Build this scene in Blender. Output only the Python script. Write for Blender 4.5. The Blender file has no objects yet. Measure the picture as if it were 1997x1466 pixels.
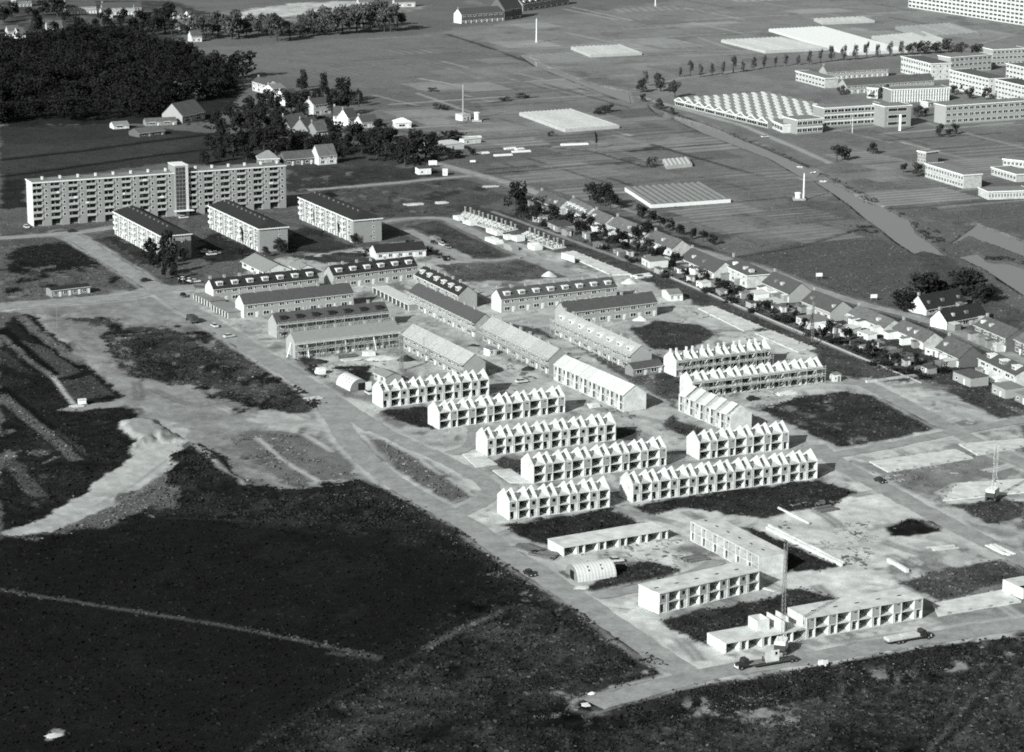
import bpy, bmesh, math, random
import numpy as np
from mathutils import Vector, Matrix

random.seed(7)
rng = np.random.default_rng(7)
rad = math.radians
scene = bpy.context.scene

# ------------------------------------------------------------------ camera
# An aeroplane at about 210 m, long lens, looking 14 degrees down over the building site.
CAM_H, FOCAL, PITCH, ROLL = 211.0, 5034.0, rad(14.106), rad(0.315)
PW, PH = 1997.0, 1466.0
cam_data = bpy.data.cameras.new('camera')
cam_data.sensor_fit = 'HORIZONTAL'
cam_data.sensor_width = 36.0
cam_data.lens = 36.0 * FOCAL / PW
cam_data.clip_start = 1.0
cam_data.clip_end = 20000.0
cam = bpy.data.objects.new('camera', cam_data)
scene.collection.objects.link(cam)
_f = Vector((0, math.cos(PITCH), -math.sin(PITCH)))
_u = Vector((0, math.sin(PITCH), math.cos(PITCH)))
_x = Vector((1, 0, 0))
_r = _x * math.cos(ROLL) + _u * math.sin(ROLL)
_u = _u * math.cos(ROLL) - _x * math.sin(ROLL)
_m = Matrix((_r, _u, -_f)).transposed().to_4x4()
_m.translation = Vector((0, 0, CAM_H))
cam.matrix_world = _m
scene.camera = cam

# ------------------------------------------------------------------ world, sun, exposure
SUN_AZ, SUN_EL = rad(55.0), rad(27.0)          # shadows run towards azimuth 55 deg (away, to the right)
SUN_TO = Vector((-math.cos(SUN_AZ) * math.cos(SUN_EL), -math.sin(SUN_AZ) * math.cos(SUN_EL), math.sin(SUN_EL)))
world = bpy.data.worlds.new('World')
scene.world = world
world.use_nodes = True
wn, wl = world.node_tree.nodes, world.node_tree.links
wn.clear()
sky = wn.new('ShaderNodeTexSky')
sky.sky_type = 'NISHITA'
sky.sun_disc = False
sky.sun_elevation = SUN_EL
sky.sun_rotation = math.atan2(SUN_TO.x, SUN_TO.y)
sky.air_density = 1.0
sky.dust_density = 2.0
hsv = wn.new('ShaderNodeHueSaturation')          # a black and white photograph: the light has no colour
hsv.inputs['Saturation'].default_value = 0.06
bg = wn.new('ShaderNodeBackground')
bg.inputs['Strength'].default_value = 0.05
wo = wn.new('ShaderNodeOutputWorld')
wl.new(sky.outputs[0], hsv.inputs['Color'])
wl.new(hsv.outputs[0], bg.inputs['Color'])
wl.new(bg.outputs[0], wo.inputs['Surface'])
sun_data = bpy.data.lights.new('sun', 'SUN')
sun_data.energy = 4.6
sun_data.angle = rad(0.55)
sun_data.color = (1.0, 0.995, 0.985)
sun = bpy.data.objects.new('sun', sun_data)
scene.collection.objects.link(sun)
sun.rotation_euler = SUN_TO.to_track_quat('Z', 'Y').to_euler()
vs = scene.view_settings
vs.view_transform = 'Standard'
vs.look = 'None'
vs.exposure = 0.35
vs.gamma = 1.0
vs.use_curve_mapping = False
scene.render.engine = 'CYCLES'
scene.cycles.max_bounces = 5
scene.cycles.diffuse_bounces = 2
scene.cycles.glossy_bounces = 2
scene.cycles.volume_bounces = 0
scene.cycles.use_denoising = False
scene.cycles.use_light_tree = False
scene.cycles.sample_clamp_indirect = 4.0
scene.render.film_transparent = False
scene.cycles.pixel_filter_type = 'BLACKMAN_HARRIS'
scene.cycles.filter_width = 1.85

# ------------------------------------------------------------------ survey: photo pixel -> point on the ground
_R, _U, _F = (np.array(v) for v in (_r, _u, _f))
def G(px, py, z=0.0):
    d = (px - PW / 2) / FOCAL * _R - (py - PH / 2) / FOCAL * _U + _F
    p = d * ((z - CAM_H) / d[2]) + np.array((0, 0, CAM_H))
    return Vector((p[0], p[1], z))
TILE = {'a': (0, 0), 'b': (500, 0), 'c': (1000, 0), 'd': (1440, 0), 'e': (0, 300), 'f': (340, 380), 'g': (780, 340),
        'h': (1220, 320), 'i': (1437, 400), 'k': (460, 620), 'l': (900, 600), 'm': (1240, 720), 'n': (1437, 800),
        'o': (900, 980), 'p': (1300, 1020)}
def q(t, x, y):
    if t == 'j':
        return (x * .3275, 560 + y * .3275)
    if t == 'q':
        return (1437 + x * .2906, 1040 + y * .2906)
    a, b = TILE[t]
    return (a + x * .2864, b + y * .2864)

# ------------------------------------------------------------------ materials (a black and white photograph: greys only)
MATS = {}
def grey(a):
    return (a * .945, a, a * .975, 1)
def mat(name, a, var=.12, scale=.6, rough=.9, spec=.03, fine=.0, metal=0.0):
    """Plain grey surface with procedural mottling: `var` is the strength of the blotches, `scale` their size (1/m)."""
    if name in MATS:
        return MATS[name]
    m = bpy.data.materials.new(name)
    m.use_nodes = True
    nt = m.node_tree
    b = nt.nodes['Principled BSDF']
    b.inputs['Roughness'].default_value = rough
    b.inputs['Specular IOR Level'].default_value = spec
    b.inputs['Metallic'].default_value = metal
    geo = nt.nodes.new('ShaderNodeNewGeometry')
    n1 = nt.nodes.new('ShaderNodeTexNoise')
    n1.inputs['Scale'].default_value = scale
    n1.inputs['Detail'].default_value = 4
    n1.inputs['Roughness'].default_value = .7
    mr = nt.nodes.new('ShaderNodeMapRange')
    mr.inputs['From Min'].default_value = .3
    mr.inputs['From Max'].default_value = .7
    mr.inputs['To Min'].default_value = 1 - var
    mr.inputs['To Max'].default_value = 1 + var
    oi = nt.nodes.new('ShaderNodeObjectInfo')
    mr2 = nt.nodes.new('ShaderNodeMapRange')
    mr2.inputs['To Min'].default_value = 1 - fine
    mr2.inputs['To Max'].default_value = 1 + fine
    mul = nt.nodes.new('ShaderNodeMath'); mul.operation = 'MULTIPLY'
    mix = nt.nodes.new('ShaderNodeVectorMath'); mix.operation = 'SCALE'
    mix.inputs[0].default_value = grey(a)[:3]
    nt.links.new(geo.outputs['Position'], n1.inputs['Vector'])
    nt.links.new(n1.outputs['Fac'], mr.inputs['Value'])
    nt.links.new(oi.outputs['Random'], mr2.inputs['Value'])
    nt.links.new(mr.outputs[0], mul.inputs[0])
    nt.links.new(mr2.outputs[0], mul.inputs[1])
    nt.links.new(mul.outputs[0], mix.inputs['Scale'])
    nt.links.new(mix.outputs[0], b.inputs['Base Color'])
    MATS[name] = m
    return m
M = dict(
    concrete=mat('white_concrete', .64, .24, .45, fine=.08),
    concrete_dull=mat('grey_concrete_panel', .33, .10, .7, fine=.08),
    slab=mat('concrete_slab', .58, .26, .3, fine=.06),
    lining=mat('shade_toned_concrete', .10, .10, .7),  # inner concrete darkened: the shade of the rooms is in its colour
    brick=mat('brick_wall', .26, .10, .8, fine=.04),
    brick_pale=mat('pale_brick_wall', .36, .08, .8, fine=.04),
    brick_dark=mat('dark_brick_wall', .13, .12, .8),
    render=mat('white_render', .62, .10, .5), old_white=mat('weathered_white_render', .52, .28, .7, fine=.12),
    flat=mat('flat_brick', .30, .07, .6),
    balustrade=mat('balcony_panel', .44, .06, .8, fine=.12),
    white=mat('white_paint', .78, .06, 1.2),
    glass=mat('window_glass', .025, .3, .3, rough=.15, spec=.5, fine=.5),
    tile_dark=mat('dark_roof_tile', .036, .22, .9),
    tile=mat('roof_tile', .088, .16, .9),
    tile_mid=mat('grey_roof_tile', .125, .26, .7, fine=.18),
    tile_pale=mat('new_pale_tile', .25, .10, .9),
    sheet=mat('pale_roof_sheet', .56, .14, .9, fine=.07),
    batten=mat('roof_batten', .40, .25, 1.4, fine=.10),
    felt=mat('roofing_felt', .22, .14, .4),
    wood=mat('scaffold_timber', .34, .2, 1.1, fine=.2),
    plank=mat('scaffold_plank', .46, .2, 1.0, fine=.2),
    dark=mat('dark_gap_and_shade', .02, .2, 1.0),  # near-black carries the shade inside doorways and holes; also joints, skylights
    steel=mat('grey_steel', .22, .2, 1.0, rough=.5, spec=.5),
    darksteel=mat('dark_steel', .05, .3, 1.0, rough=.5, spec=.5),
    crane_steel=mat('worn_crane_steel', .10, .3, 1.0, rough=.6), tin=mat('corrugated_sheet', .62, .08, .7, rough=.45, spec=.5),
    greenhouse=mat('whitewashed_glass', .50, .12, .25, rough=.5, spec=.5, fine=.07),
    greenhouse_grey=mat('dusty_glass', .30, .12, .25, rough=.5, spec=.5, fine=.07),
    tyre=mat('tyre_rubber', .02, .2, 2.0),
    car_white=mat('pale_car_paint', .62, .05, 1.0, rough=.35, spec=.5),
    car_dark=mat('dark_car_paint', .03, .1, 1.0, rough=.3, spec=.5),
    car_grey=mat('grey_car_paint', .20, .05, 1.0, rough=.3, spec=.5),
    bark=mat('bark', .06, .2, 2.0),
    brickstack=mat('white_brick_stack', .74, .12, 1.6, fine=.06),
    timber=mat('stacked_timber', .16, .3, 1.4, fine=.3),
    soil=mat('dark_soil', .04, .3, .8),
)
def leaf_mat(name, a):
    m = mat(name, a, .5, .35, rough=.9, spec=.02, fine=.2)
    return m
M['leaf'] = leaf_mat('leaf_dark', .027)
M['leaf_mid'] = leaf_mat('leaf_mid', .055)
M['leaf_haze'] = leaf_mat('leaf_haze', .085)  # paler foliage for far trees: distance haze painted into the leaf colour
M['weed'] = leaf_mat('weed', .026)

# ------------------------------------------------------------------ object helpers
COL = scene.collection.objects
class MB:
    """Collects boxes and prisms and links them as ONE mesh object."""
    def __init__(s):
        s.v, s.f = [], []
    def add(s, verts, faces):
        o = len(s.v)
        s.v += [tuple(p) for p in verts]
        s.f += [tuple(i + o for i in f) for f in faces]
        return s
    def box(s, x0, x1, y0, y1, z0, z1):
        return s.add([(x0, y0, z0), (x1, y0, z0), (x1, y1, z0), (x0, y1, z0), (x0, y0, z1), (x1, y0, z1), (x1, y1, z1), (x0, y1, z1)],
                     [(3, 2, 1, 0), (4, 5, 6, 7), (0, 1, 5, 4), (1, 2, 6, 5), (2, 3, 7, 6), (3, 0, 4, 7)])
    def prism_x(s, poly, x0, x1):
        """poly in (y, z), counter-clockwise seen from +x"""
        n = len(poly)
        return s.add([(x0, y, z) for y, z in poly] + [(x1, y, z) for y, z in poly],
                     [tuple(range(n))[::-1], tuple(range(n, 2 * n))] + [(i, (i + 1) % n, n + (i + 1) % n, n + i) for i in range(n)])
    def prism_y(s, poly, y0, y1):
        n = len(poly)
        return s.add([(x, y0, z) for x, z in poly] + [(x, y1, z) for x, z in poly],
                     [tuple(range(n)), tuple(range(n, 2 * n))[::-1]] + [(i, n + i, n + (i + 1) % n, (i + 1) % n) for i in range(n)])
    def prism_z(s, poly, z0, z1):
        n = len(poly)
        return s.add([(x, y, z0) for x, y in poly] + [(x, y, z1) for x, y in poly],
                     [tuple(range(n))[::-1], tuple(range(n, 2 * n))] + [(i, (i + 1) % n, n + (i + 1) % n, n + i) for i in range(n)])
    def bar(s, a, b, w):
        a, b = Vector(a), Vector(b)
        d = (b - a).normalized()
        t = Vector((0, 0, 1)) if abs(d.z) < .9 else Vector((1, 0, 0))
        u = d.cross(t).normalized() * (w / 2)
        v = d.cross(u).normalized() * (w / 2)
        return s.add([a + u + v, a - u + v, a - u - v, a + u - v, b + u + v, b - u + v, b - u - v, b + u - v],
                     [(0, 1, 2, 3), (7, 6, 5, 4), (0, 4, 5, 1), (1, 5, 6, 2), (2, 6, 7, 3), (3, 7, 4, 0)])
    def tube(s, a, b, r0, r1, n=8):
        a, b = Vector(a), Vector(b)
        d = (b - a).normalized()
        t = Vector((0, 0, 1)) if abs(d.z) < .9 else Vector((1, 0, 0))
        u = d.cross(t).normalized(); v = d.cross(u).normalized()
        vs_ = []
        for p, r in ((a, r0), (b, r1)):
            for k in range(n):
                an = 2 * math.pi * k / n
                vs_.append(p + u * (r * math.cos(an)) + v * (r * math.sin(an)))
        return s.add(vs_, [(k, (k + 1) % n, n + (k + 1) % n, n + k) for k in range(n)] + [tuple(range(n))[::-1], tuple(range(n, 2 * n))])
    def mesh(s, name, material, smooth=False):
        me = bpy.data.meshes.new(name)
        me.from_pydata(s.v, [], s.f)
        me.materials.append(material)
        if smooth:
            me.polygons.foreach_set('use_smooth', [True] * len(me.polygons))
        return me
    def build(s, name, material, parent=None, loc=(0, 0, 0), rotz=0.0, smooth=False):
        return put(name, s.mesh(name, material, smooth), parent, loc, rotz)
def put(name, me, parent=None, loc=(0, 0, 0), rotz=0.0, scale=None):
    o = bpy.data.objects.new(name, me)
    COL.link(o)
    o.location = loc
    o.rotation_euler = (0, 0, rotz)
    if scale:
        o.scale = scale
    if parent:
        o.parent = parent
    return o
def tag(o, label, cat, group=None):
    o['label'] = label
    o['category'] = cat
    if group:
        o['group'] = group
    return o
def thing(name, label, cat, loc=(0, 0, 0), rotz=0.0, group=None):
    o = bpy.data.objects.new(name, None)
    o.empty_display_size = .5
    COL.link(o)
    o.location = loc
    o.rotation_euler = (0, 0, rotz)
    return tag(o, label, cat, group)
def struct(o, kind='structure'):
    o['kind'] = kind
    return o
def along(p0, p1):
    """A thing that stands between two photo points on the ground: origin, length, heading. Local y runs away to its left."""
    a, b = G(*p0), G(*p1)
    d = b - a
    return a, d.length, math.atan2(d.y, d.x)
def copy_tree(o, parent=None):
    c = o.copy(); COL.link(c); c.parent = parent
    for ch in o.children:
        copy_tree(ch, c)
    return c
CACHE = {}
def cached(key, fn):
    if key not in CACHE:
        CACHE[key] = fn()
    return CACHE[key]
ORD = ['first', 'second', 'third', 'fourth', 'fifth', 'sixth', 'seventh', 'eighth', 'ninth', 'tenth', 'eleventh', 'twelfth', 'thirteenth',
       'fourteenth', 'fifteenth', 'sixteenth', 'seventeenth', 'eighteenth', 'nineteenth', 'twentieth', 'twenty-first', 'twenty-second',
       'twenty-third', 'twenty-fourth', 'twenty-fifth', 'twenty-sixth', 'twenty-seventh', 'twenty-eighth']

# window with a pane as its sub-part; the meshes are shared between alike windows
def window(parent, x, z, w, h, y=0.0, face='front', frame='white', name='window', mull=1):
    """face front: wall at y, looking to -y; left: wall at x looking to -x; right: looking to +x"""
    def mk():
        b = MB(); t = .14
        b.box(0, w, -.07, .0, 0, t); b.box(0, w, -.07, 0, h - t, h); b.box(0, t, -.07, 0, t, h - t); b.box(w - t, w, -.07, 0, t, h - t)
        for k in range(1, mull):
            b.box(w * k / mull - .05, w * k / mull + .05, -.07, 0, t, h - t)
        return b.mesh(name, M[frame])
    def mkp():
        return MB().box(.02, w - .02, -.03, 0, .02, h - .02).mesh('pane', M['glass'])
    k = (round(w, 2), round(h, 2), frame, mull, name)
    me, mp = cached(('win',) + k, mk), cached(('pane', k[0], k[1]), mkp)
    r = {'front': 0.0, 'left': -math.pi / 2, 'right': math.pi / 2, 'back': math.pi}[face]
    o = put(name, me, parent, (x, y, z), r)
    put('pane', mp, o)
    return o
def door(parent, x, z, w=.95, h=2.1, y=0.0, material='white', face='front'):
    me = cached(('door', w, h, material), lambda: MB().box(0, w, -.06, 0, 0, h).mesh('door', M[material]))
    return put('door', me, parent, (x, y, z), {'front': 0.0, 'left': -math.pi / 2, 'right': math.pi / 2}[face])
# ------------------------------------------------------------------ the ground: one relief sheet, soils by reflectance, haze and vignette painted in
def vnoise(x, y, seed=0):
    xi, yi = np.floor(x).astype(np.int64), np.floor(y).astype(np.int64)
    fx, fy = x - xi, y - yi
    fx, fy = fx * fx * (3 - 2 * fx), fy * fy * (3 - 2 * fy)
    def h(a, b):
        n = (a * 374761393 + b * 668265263 + seed * 974711) & 0x7fffffff
        n = ((n ^ (n >> 13)) * 1274126177) & 0x7fffffff
        return ((n ^ (n >> 16)) & 0xffff) / 65535.0
    a, b, c, d = h(xi, yi), h(xi + 1, yi), h(xi, yi + 1), h(xi + 1, yi + 1)
    return (a * (1 - fx) + b * fx) * (1 - fy) + (c * (1 - fx) + d * fx) * fy
def fbm(x, y, s, octv=4, seed=0):
    t, amp, tot = 0, 1.0, 0
    for k in range(octv):
        t = t + amp * vnoise(x / s * 2 ** k + 17.3 * k, y / s * 2 ** k - 9.1 * k, seed + k)
        tot += amp; amp *= .55
    return t / tot * 2 - 1
NR, NC = 1000, 820
tt = np.linspace(0, 1, NR)
yr = 470 * (2350 / 470) ** tt
cc = np.linspace(-1, 1, NC)
GX = (cc[None, :] * (.222 * yr[:, None] + 25)).ravel()
GY = np.repeat(yr, NC)
# soil edges wander: the map is read at positions pushed about by noise
WX = fbm(GX, GY, 9, 4, 1); WY = fbm(GX, GY, 9, 4, 5)
WF = fbm(GX, GY, 2.6, 2, 51); WG = fbm(GX, GY, 2.6, 2, 55)
WX2 = fbm(GX, GY, 40, 3, 11); WY2 = fbm(GX, GY, 40, 3, 15)
N_FINE = fbm(GX, GY, 3.5, 3, 21)
N_MID = fbm(GX, GY, 14, 4, 31)
N_BIG = fbm(GX, GY, 70, 4, 41)
ALB = .12 * (1 + .18 * N_BIG + .10 * N_MID)
ROUGH = np.full(GX.shape, .05)
HGT = np.zeros(GX.shape)
def sdist(poly, x, y):
    """signed distance (positive inside) of points to a polygon, metres"""
    n = len(poly); best = np.full(x.shape, 1e9); ins = np.zeros(x.shape, bool)
    for i in range(n):
        ax, ay = poly[i]; bx, by = poly[(i + 1) % n]
        dx, dy = bx - ax, by - ay
        t = np.clip(((x - ax) * dx + (y - ay) * dy) / (dx * dx + dy * dy + 1e-9), 0, 1)
        best = np.minimum(best, (x - ax - t * dx) ** 2 + (y - ay - t * dy) ** 2)
        if ay != by:
            c = ((ay > y) != (by > y)) & (x < (bx - ax) * (y - ay) / (by - ay) + ax)
            ins ^= c
    d = np.sqrt(best)
    return np.where(ins, d, -d)
def mask(poly_px, soft=1.5, rag=1.5):
    poly = [tuple(G(*p)[:2]) for p in poly_px]
    px, py = [p[0] for p in poly], [p[1] for p in poly]
    pad = soft + rag * 4 + 3
    sel = np.nonzero((GX > min(px) - pad) & (GX < max(px) + pad) & (GY > min(py) - pad) & (GY < max(py) + pad))[0]
    if not len(sel):
        return sel, np.zeros(0)
    x = GX[sel] + rag * (WX[sel] * 1.5 + .5 * WX2[sel] + .55 * WF[sel]); y = GY[sel] + rag * (WY[sel] * 2.6 + .8 * WY2[sel] + 1.1 * WG[sel])
    m = np.clip(sdist(poly, x, y) / (soft * .45) * .5 + .5, 0, 1)
    return sel, m * m * (3 - 2 * m)
def patch(a, pts, soft=2.0, rag=2.0, op=1.0, mott=.25, rough=None, rise=0.0):
    sel, m = mask(pts, soft, rag)
    if not len(sel):
        return
    v = a * (1 + mott * (N_MID[sel] * 1.1 + N_FINE[sel] * .9))
    ALB[sel] = ALB[sel] * (1 - m * op) + np.maximum(v, .004) * m * op
    if rough is not None:
        ROUGH[sel] = ROUGH[sel] * (1 - m) + rough * m
    if rise:
        HGT[sel] += rise * m
def spots(a, pts, amount=.5, size=5.0, soft=2.0, rag=2.0, seed=61, op=1.0):
    """scattered blotches of another soil inside an outline (weeds on sand, rubble on grass)"""
    sel, m = mask(pts, soft, rag)
    if not len(sel):
        return
    n = fbm(GX[sel], GY[sel] * .6, size, 4, seed)
    k = np.clip((n - (.55 - amount)) * 4, 0, 1) * m * op
    ALB[sel] = ALB[sel] * (1 - k) + a * k
A_DIR, B_DIR = 26, -63
def line_w(a, pts, *k, **kw):
    line(a, None, *k, world=[Vector((x, y, 0)) for x, y in pts], **kw)
def line(a, pts, w, soft=.8, rag=.5, op=1.0, rise=0.0, rough=None, mott=.2, world=None):
    """a strip of soil along a run of photo points; w in metres"""
    P = world or [G(*p) for p in pts]
    L, Rr = [], []
    for i, p in enumerate(P):
        d = (P[min(i + 1, len(P) - 1)] - P[max(i - 1, 0)]).normalized()
        nrm = Vector((-d.y, d.x, 0)) * (w / 2)
        L.append(p + nrm); Rr.append(p - nrm)
    poly = [(v.x, v.y) for v in L] + [(v.x, v.y) for v in reversed(Rr)]
    px, py = [p[0] for p in poly], [p[1] for p in poly]
    pad = 4 + rag * 2
    sel = np.nonzero((GX > min(px) - pad) & (GX < max(px) + pad) & (GY > min(py) - pad) & (GY < max(py) + pad))[0]
    x = GX[sel] + rag * WX[sel] * 1.2; y = GY[sel] + rag * WY[sel] * 1.6
    m = np.clip(sdist(poly, x, y) / soft * .5 + .5, 0, 1)
    if world and GY[sel].mean() < 1100:
        m = m * (ALB[sel] > .15)
    ALB[sel] = ALB[sel] * (1 - m * op) + a * (1 + mott * N_FINE[sel]) * m * op
    if rise:
        HGT[sel] += rise * m
    if rough is not None:
        ROUGH[sel] = ROUGH[sel] * (1 - m) + rough * m

# --- far fields, upper half of the view
patch(.135, [(330, 95), (560, 85), (870, 62), (1000, 110), (1130, 165), (1000, 200), (790, 210), (700, 170), (470, 130)], 6, 4, mott=.12)
patch(.165, [(860, 60), (1010, 40), (1400, -10), (2010, -10), (2010, 140), (1480, 110), (1240, 165), (1060, 125)], 8, 6, mott=.15)
patch(.15, [(1240, 170), (1480, 115), (2010, 110), (2010, 330), (1620, 330), (1560, 318), (1320, 225)], 8, 4, mott=.15)
patch(.17, [(330, 60), (420, 25), (640, 5), (840, 10), (780, 30), (520, 45), (420, 55)], 6, 5, mott=.4)
patch(.40, [(430, 40), (480, 20), (560, 6), (720, 2), (660, 22), (540, 36)], 6, 6, op=.8, mott=.4)
patch(.075, [(0, 0), (330, 0), (420, 30), (340, 80), (0, 80)], 8, 6, mott=.4)
patch(.03, [(0, 70), (240, 50), (340, 100), (440, 130), (470, 180), (420, 240), (0, 250)], 5, 5)
patch(.045, [(0, 248), (240, 243), (430, 262), (560, 330), (330, 318), (46, 352), (0, 360)], 4, 2, mott=.18)
patch(.055, [(0, 285), (300, 262), (430, 262), (320, 300), (0, 340)], 3, 2, mott=.18)
patch(.03, [(0, 350), (46, 352), (50, 405), (0, 408)], 3, 2)
line(.014, [(0, 312), (150, 295), (300, 275), (440, 258)], 5, 2, 1)
line(.014, [(0, 345), (150, 325), (320, 301), (420, 290)], 4, 2, 1)
patch(.06, [(420, 270), (560, 330), (760, 338), (800, 300), (650, 270)], 4, 3, mott=.4)
patch(.115, [(700, 175), (860, 165), (990, 205), (1010, 225), (900, 240), (780, 245), (720, 225)], 4, 3, mott=.16)
patch(.15, [(860, 240), (940, 228), (1010, 268), (960, 278), (880, 262)], 3, 2, mott=.5)
line(.35, [(815, 152), (903, 168)], 2.5, 1, .5, .7)
line(.28, [(728, 185), (790, 200), (850, 215)], 2.5, 1, .5, .6)
line(.32, [(905, 185), (960, 198)], 2.5, 1, .8, .7)
line(.03, [(740, 222), (870, 213)], 2.5, 1, .6)
patch(.13, [(960, 190), (1060, 180), (1200, 225), (1060, 215), (1010, 225)], 4, 2, mott=.12)
patch(.15, [(1060, 120), (1240, 190), (1330, 250), (1560, 325), (1640, 400), (1700, 440), (1440, 500), (1220, 410), (1000, 330), (900, 300), (960, 240)], 5, 4, mott=.16)
spots(.19, [(900, 0), (1997, 0), (1997, 330), (1560, 420), (1220, 400), (1000, 300), (860, 70)], .3, 30, seed=43, op=.6)
spots(.10, [(900, 0), (1997, 0), (1997, 330), (1560, 420), (1220, 400), (1000, 300), (860, 70)], .3, 24, seed=47, op=.6)
for a, pts in ((.085, [(1050, 300), (1200, 280), (1250, 310), (1110, 340)]), (.15, [(1100, 265), (1200, 255), (1270, 270), (1150, 285)]),
               (.06, [(1170, 285), (1300, 265), (1320, 285), (1200, 300)]), (.14, [(1030, 320), (1080, 318), (1120, 335), (1070, 342)]),
               (.07, [(1060, 300), (1150, 285), (1170, 300), (1090, 318)]), (.15, [(1230, 345), (1400, 330), (1560, 345), (1600, 380), (1450, 395), (1430, 385), (1300, 360)]),
               (.10, [(1425, 400), (1510, 435), (1480, 440), (1420, 415)]), (.075, [(1280, 410), (1430, 405), (1500, 440), (1400, 470), (1330, 445)]),
               (.16, [(1440, 415), (1500, 432), (1470, 438), (1430, 425)]), (.10, [(1530, 380), (1650, 400), (1680, 440), (1560, 440)]),
               (.12, [(1620, 330), (1790, 330), (1800, 390), (1960, 430), (1997, 480), (1800, 420)]), (.14, [(1620, 250), (1997, 240), (1997, 300), (1700, 320)])):
    patch(a, pts, 3, 2, .8, mott=.2)
for pts in (((1060, 285), (1160, 295), (1260, 325)), ((1065, 343), (1170, 335), (1260, 322)), ((1190, 297), (1270, 292), (1350, 290)),
            ((1440, 500), (1560, 480), (1680, 445)), ((1100, 255), (1210, 262)), ((1440, 80), (1610, 100)), ((870, 66), (940, 88), (1050, 128)),
            ((1160, 290), (1230, 320)), ((790, 205), (860, 210)), ((960, 200), (1050, 188))):
    line(.02, pts, 2.4, 1.2, .8, .85)
for pts in (((1230, 175), (1340, 150), (1480, 132), (1700, 115)), ((1440, 100), (1340, 65)), ((1460, 0), (1640, 32)), ((1200, 95), (1440, 100)), ((1330, 210), (1450, 245), (1530, 280)),
            ((1850, 100), (1950, 75), (1990, 60)), ((1620, 255), (1800, 235), (1997, 225))):
    line(.30, pts, 2.2, 1.2, .8, .6)
# meadow by the water, sports meadow
patch(.098, [(1440, 500), (1690, 445), (1770, 490), (1860, 560), (1830, 600), (1760, 610), (1640, 580), (1500, 520)], 3, 2, mott=.14)
patch(.085, [(1770, 480), (1830, 490), (1997, 610), (1997, 650), (1850, 590)], 3, 2, mott=.3)
patch(.13, [(1780, 420), (1900, 430), (1997, 460), (1997, 500), (1880, 460)], 3, 3, mott=.35)
patch(.20, [(1900, 432), (1997, 470), (1997, 478), (1890, 437)], 1.5, 1)

# patchwork of market garden plots
def patchwork(region, n, seed, lo, hi, a0=26):
    r = random.Random(seed)
    P = [G(*p) for p in region]; p2 = [(p.x, p.y) for p in P]
    xs, ys = [p[0] for p in p2], [p[1] for p in p2]
    k = 0
    while k < n:
        x, y = r.uniform(min(xs), max(xs)), r.uniform(min(ys), max(ys))
        if sdist(p2, np.array([x]), np.array([y]))[0] < 4:
            continue
        k += 1
        an = rad(a0 + r.uniform(-3, 3)); w, h = r.uniform(14, 60), r.uniform(8, 45)
        u, v = Vector((math.cos(an), math.sin(an), 0)), Vector((-math.sin(an), math.cos(an), 0))
        c = Vector((x, y, 0)); t = r.random()
        if t < .62:
            poly = [c + u * w * i + v * h * j for i, j in ((-.5, -.5), (.5, -.5), (.5, .5), (-.5, .5))]
            px = [(q_.x, q_.y) for q_ in poly]
            b = max(w, h)
            sel = np.nonzero((np.abs(GX - x) < b) & (np.abs(GY - y) < b))[0]
            m = np.clip(sdist(px, GX[sel] + .8 * WX[sel], GY[sel] + 1.2 * WY[sel]) / 1.2 + .5, 0, 1) * r.uniform(.35, .85)
            a = r.uniform(lo, hi)
            row = 1 + .25 * np.sin((-(GX[sel] - x) * math.sin(an) + (GY[sel] - y) * math.cos(an)) * r.choice((1.1, .7, 2.0)))
            ALB[sel] = ALB[sel] * (1 - m) + a * (1 + .2 * N_MID[sel]) * row * m
        else:
            d = u if r.random() < .6 else v
            ln = r.uniform(15, 60)
            line_w(r.choice((.03, .03, .04, .34, .28)), [tuple((c - d * ln)[:2]), tuple((c + d * ln)[:2])], r.uniform(1.0, 2.6), 1.2, .7, r.uniform(.5, .9))
patchwork([(890, 90), (1060, 125), (1240, 195), (1330, 245), (1560, 335), (1690, 440), (1440, 500), (1230, 420), (1010, 345), (860, 300), (760, 235), (760, 180), (880, 150)], 150, 5, .09, .24)
patchwork([(900, 58), (1100, 30), (1400, -5), (1990, -5), (1990, 110), (1480, 112), (1250, 160), (1070, 122)], 90, 6, .12, .27)
patchwork([(1620, 250), (1990, 235), (1990, 300), (1990, 440), (1800, 400), (1640, 345)], 40, 7, .10, .24)
patchwork([(340, 95), (860, 64), (1000, 112), (880, 150), (700, 165), (480, 130)], 14, 8, .11, .15)
_far_haze = (GY > 1080) & (ALB > .08)
ALB[_far_haze] *= 1.0 + .30 * np.clip((GY[_far_haze] - 1050) / 500, .3, 1)  # far soil lightened with distance: haze put into its colour
line(.36, [(1245, 188), (1330, 212), (1450, 245), (1545, 285), (1620, 318)], 4.0, 1.0, .4, .85)
line(.03, [(1270, 205), (1372, 240), (1500, 292), (1580, 325)], 3.0, 1.0, 1.0, .8)
# --- the street of old houses: gardens and yards
patch(.055, [(1000, 395), (1120, 440), (1300, 520), (1500, 600), (1790, 735), (1997, 800), (1997, 690), (1700, 590), (1450, 510), (1250, 430), (1040, 375)], 3, 2, mott=.45, rough=.12)
spots(.28, [(1040, 410), (1300, 525), (1560, 630), (1800, 735), (1860, 700), (1600, 590), (1300, 480), (1060, 400)], .36, 5, seed=71)
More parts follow.
